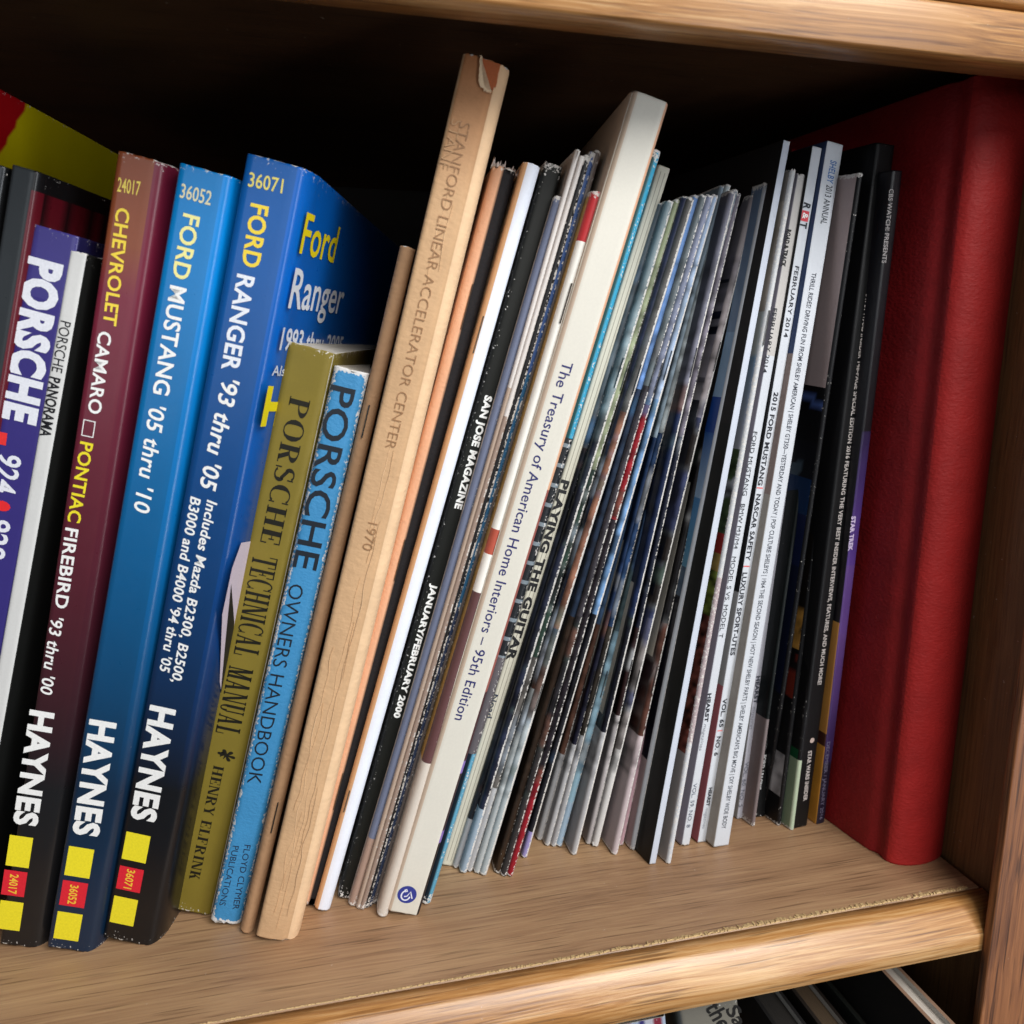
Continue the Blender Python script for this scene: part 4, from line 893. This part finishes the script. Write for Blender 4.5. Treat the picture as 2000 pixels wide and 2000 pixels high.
fr = book('magazine', 'purple starry spined magazine reading STAR TREK against the red book', 'magazine', (1611, 1606), (1764, 334), (1744, 330), -8, lambda t, W: prof_square(t, W, .0008),
          zones(B([(0, 38, (176, 122, 44)), (38, 44, (60, 30, 20)), (44, 95, (170, 120, 56)), (95, 400, (16, 14, 20))]), purp, (30, 24, 50)), covermat('starry_print', .4, grain=.3, thr=.78), wear=wear_edges(0, .2), group=G3, fwd=.014)
lettering(fr, fr.root, 'CBS WATCH! PRESENTS', (1741, 369), (1726, 514), 2.0, (150, 146, 146), bold=.02)
lettering(fr, fr.root, 'STAR TREK', (1667, 1008), (1660, 1076), 2.0, (206, 190, 220), bold=.05)
lettering(fr, fr.root, 'DECEMBER / JANUARY 2016', (1618, 1449), (1603, 1600), 1.8, (120, 116, 140), name='date_lettering', bold=.0)

# ------------------------------------------------------------------ the big red cloth book
fr = Frame((1840, 1664), (2040, -10), -6)
Hr = .2888; t = .040
fr = Frame((1803, 1688), (1990, 140), -7)      # crown of its rounded spine
root = empty('hardback_book', fr.mat, 'large red cloth bound book with a rounded spine at the right end of the shelf', 'book')
def prof_red():
    p = [(-.0155, .238, 'L'), (-.0155, .15, 'L'), (-.0155, .06, 'L'), (-.0155, .026, 'L'), (-.0153, .0185, 'L'), (-.0149, .0150, 'L'), (-.0138, .0136, 'L'), (-.0133, .0120, 'L'), (-.0136, .0100, 'L'), (-.0143, .0082, 'L')]
    for i in range(0, 17):
        a = math.radians(-80 + 160 * i / 16); p.append((.0020 + .0163 * math.sin(a) , .0090 - .0090 * math.cos(a) ** .8, 'S'))
    p += [(.0186, .0085, 'R'), (.0180, .0105, 'R'), (.0176, .0125, 'R'), (.0180, .0142, 'R'), (.0192, .0156, 'R'), (.0196, .019, 'R'), (.0197, .03, 'R'), (.0197, .238, 'R')]
    return p
rc = (138, 20, 24)
prf = [(q[0] * .9, q[1], q[2]) for q in prof_red()]
o = shell('cover', prf, .2985, zones(rc, (164, 32, 30), rc), wear_edges(0, .12), covermat('red_cloth', .62, weave=.7, grain=.3, thr=.84, wsc=(.7, .7, 1.1), spec=.35), root, th=.0022, dz=.004)
meshobj('page_block', [(x, y, z) for z in (.003, .2955) for x, y in ((-.0115, .0136), (-.0115, .233), (.0152, .233), (.0152, .0136), (.002, .006))], [(4, 3, 2, 1, 0), (5, 6, 7, 8, 9)] + [(i, (i + 1) % 5, 5 + (i + 1) % 5, 5 + i) for i in range(5)], papermat(), root)

# ================================================================== the compartment below
def lower_book(label, px, zt, thick, yaw, c_cover, c_page, y0=.245, W=.16, hb=.2, lean=0, inset=.0025, rimc=None):
    P = onz(px[0], px[1], zt); a = math.radians(yaw); dn = np.array([math.sin(a), math.cos(a), 0]); l = math.radians(lean)
    X = np.array([math.cos(a) * math.cos(l), -math.sin(a) * math.cos(l), -math.sin(l)]); Z = np.cross(X, dn)
    k = (y0 - P[1]) / dn[1]; P = P + dn * k - Z * hb
    root = empty('hardback_book', Matrix([[X[i], dn[i], Z[i], P[i]] for i in range(3)] + [[0, 0, 0, 1]]), label, 'book', 'books in the compartment under the shelf')
    shell('cover', prof_square(thick, W, .0012), hb, zones(c_cover, c_cover, c_cover), wear_edges(0, .1), MATTE, root, th=.0016, dz=.05, rim=lin(rimc or c_cover))
    meshobj('page_block', [(x, y, z) for z in (.003, hb - inset) for x, y in ((-thick + .0016, .002), (-.0016, .002), (-.0016, W - .004), (-thick + .0016, W - .004))], [(3, 2, 1, 0), (4, 5, 6, 7), (0, 1, 5, 4), (1, 2, 6, 5), (2, 3, 7, 6), (3, 0, 4, 7)], papermat('p%d' % int(px[0]), c_page), root)
    return root
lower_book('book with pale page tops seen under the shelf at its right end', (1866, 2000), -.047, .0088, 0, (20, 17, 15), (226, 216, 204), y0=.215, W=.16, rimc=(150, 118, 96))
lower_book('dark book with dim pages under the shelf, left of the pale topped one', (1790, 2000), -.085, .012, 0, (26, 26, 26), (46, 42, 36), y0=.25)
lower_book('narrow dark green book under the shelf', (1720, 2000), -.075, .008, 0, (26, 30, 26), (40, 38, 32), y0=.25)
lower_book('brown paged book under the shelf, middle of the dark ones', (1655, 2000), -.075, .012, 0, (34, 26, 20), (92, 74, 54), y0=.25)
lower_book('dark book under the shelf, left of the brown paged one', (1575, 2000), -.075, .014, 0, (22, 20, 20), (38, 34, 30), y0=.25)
fr = book('paperback_book', 'grey covered book with a few black serif words under the shelf edge', 'book', (1490, 2260), (1440, 1950), None, 12, lambda t, W: prof_square(t, W, .001), zones((120, 116, 104), (118, 114, 104), (60, 58, 54)), SATIN, t=.022, z0=-.10)
lettering(fr, fr.root, 'Sain', (1428, 1966), (1466, 2030), 5.0, (30, 28, 26), bold=.02)
lettering(fr, fr.root, 'the K', (1390, 1960), (1440, 2040), 6.0, (30, 28, 26), bold=.02)
def col_small(zone, z, s, p):
    k = int((p[0] + .1) / .0028) % 4; return lin([(60, 54, 120), (190, 190, 200), (130, 44, 60), (160, 172, 190)][k])
col_small.cuts = []
book('magazine', 'striped red white and blue spine peeping under the shelf edge', 'magazine', (1330, 2280), (1300, 1985), None, 8, lambda t, W: prof_square(t, W, .001), col_small, SATIN, t=.018, z0=-.10)
print('objects', len(bpy.data.objects))
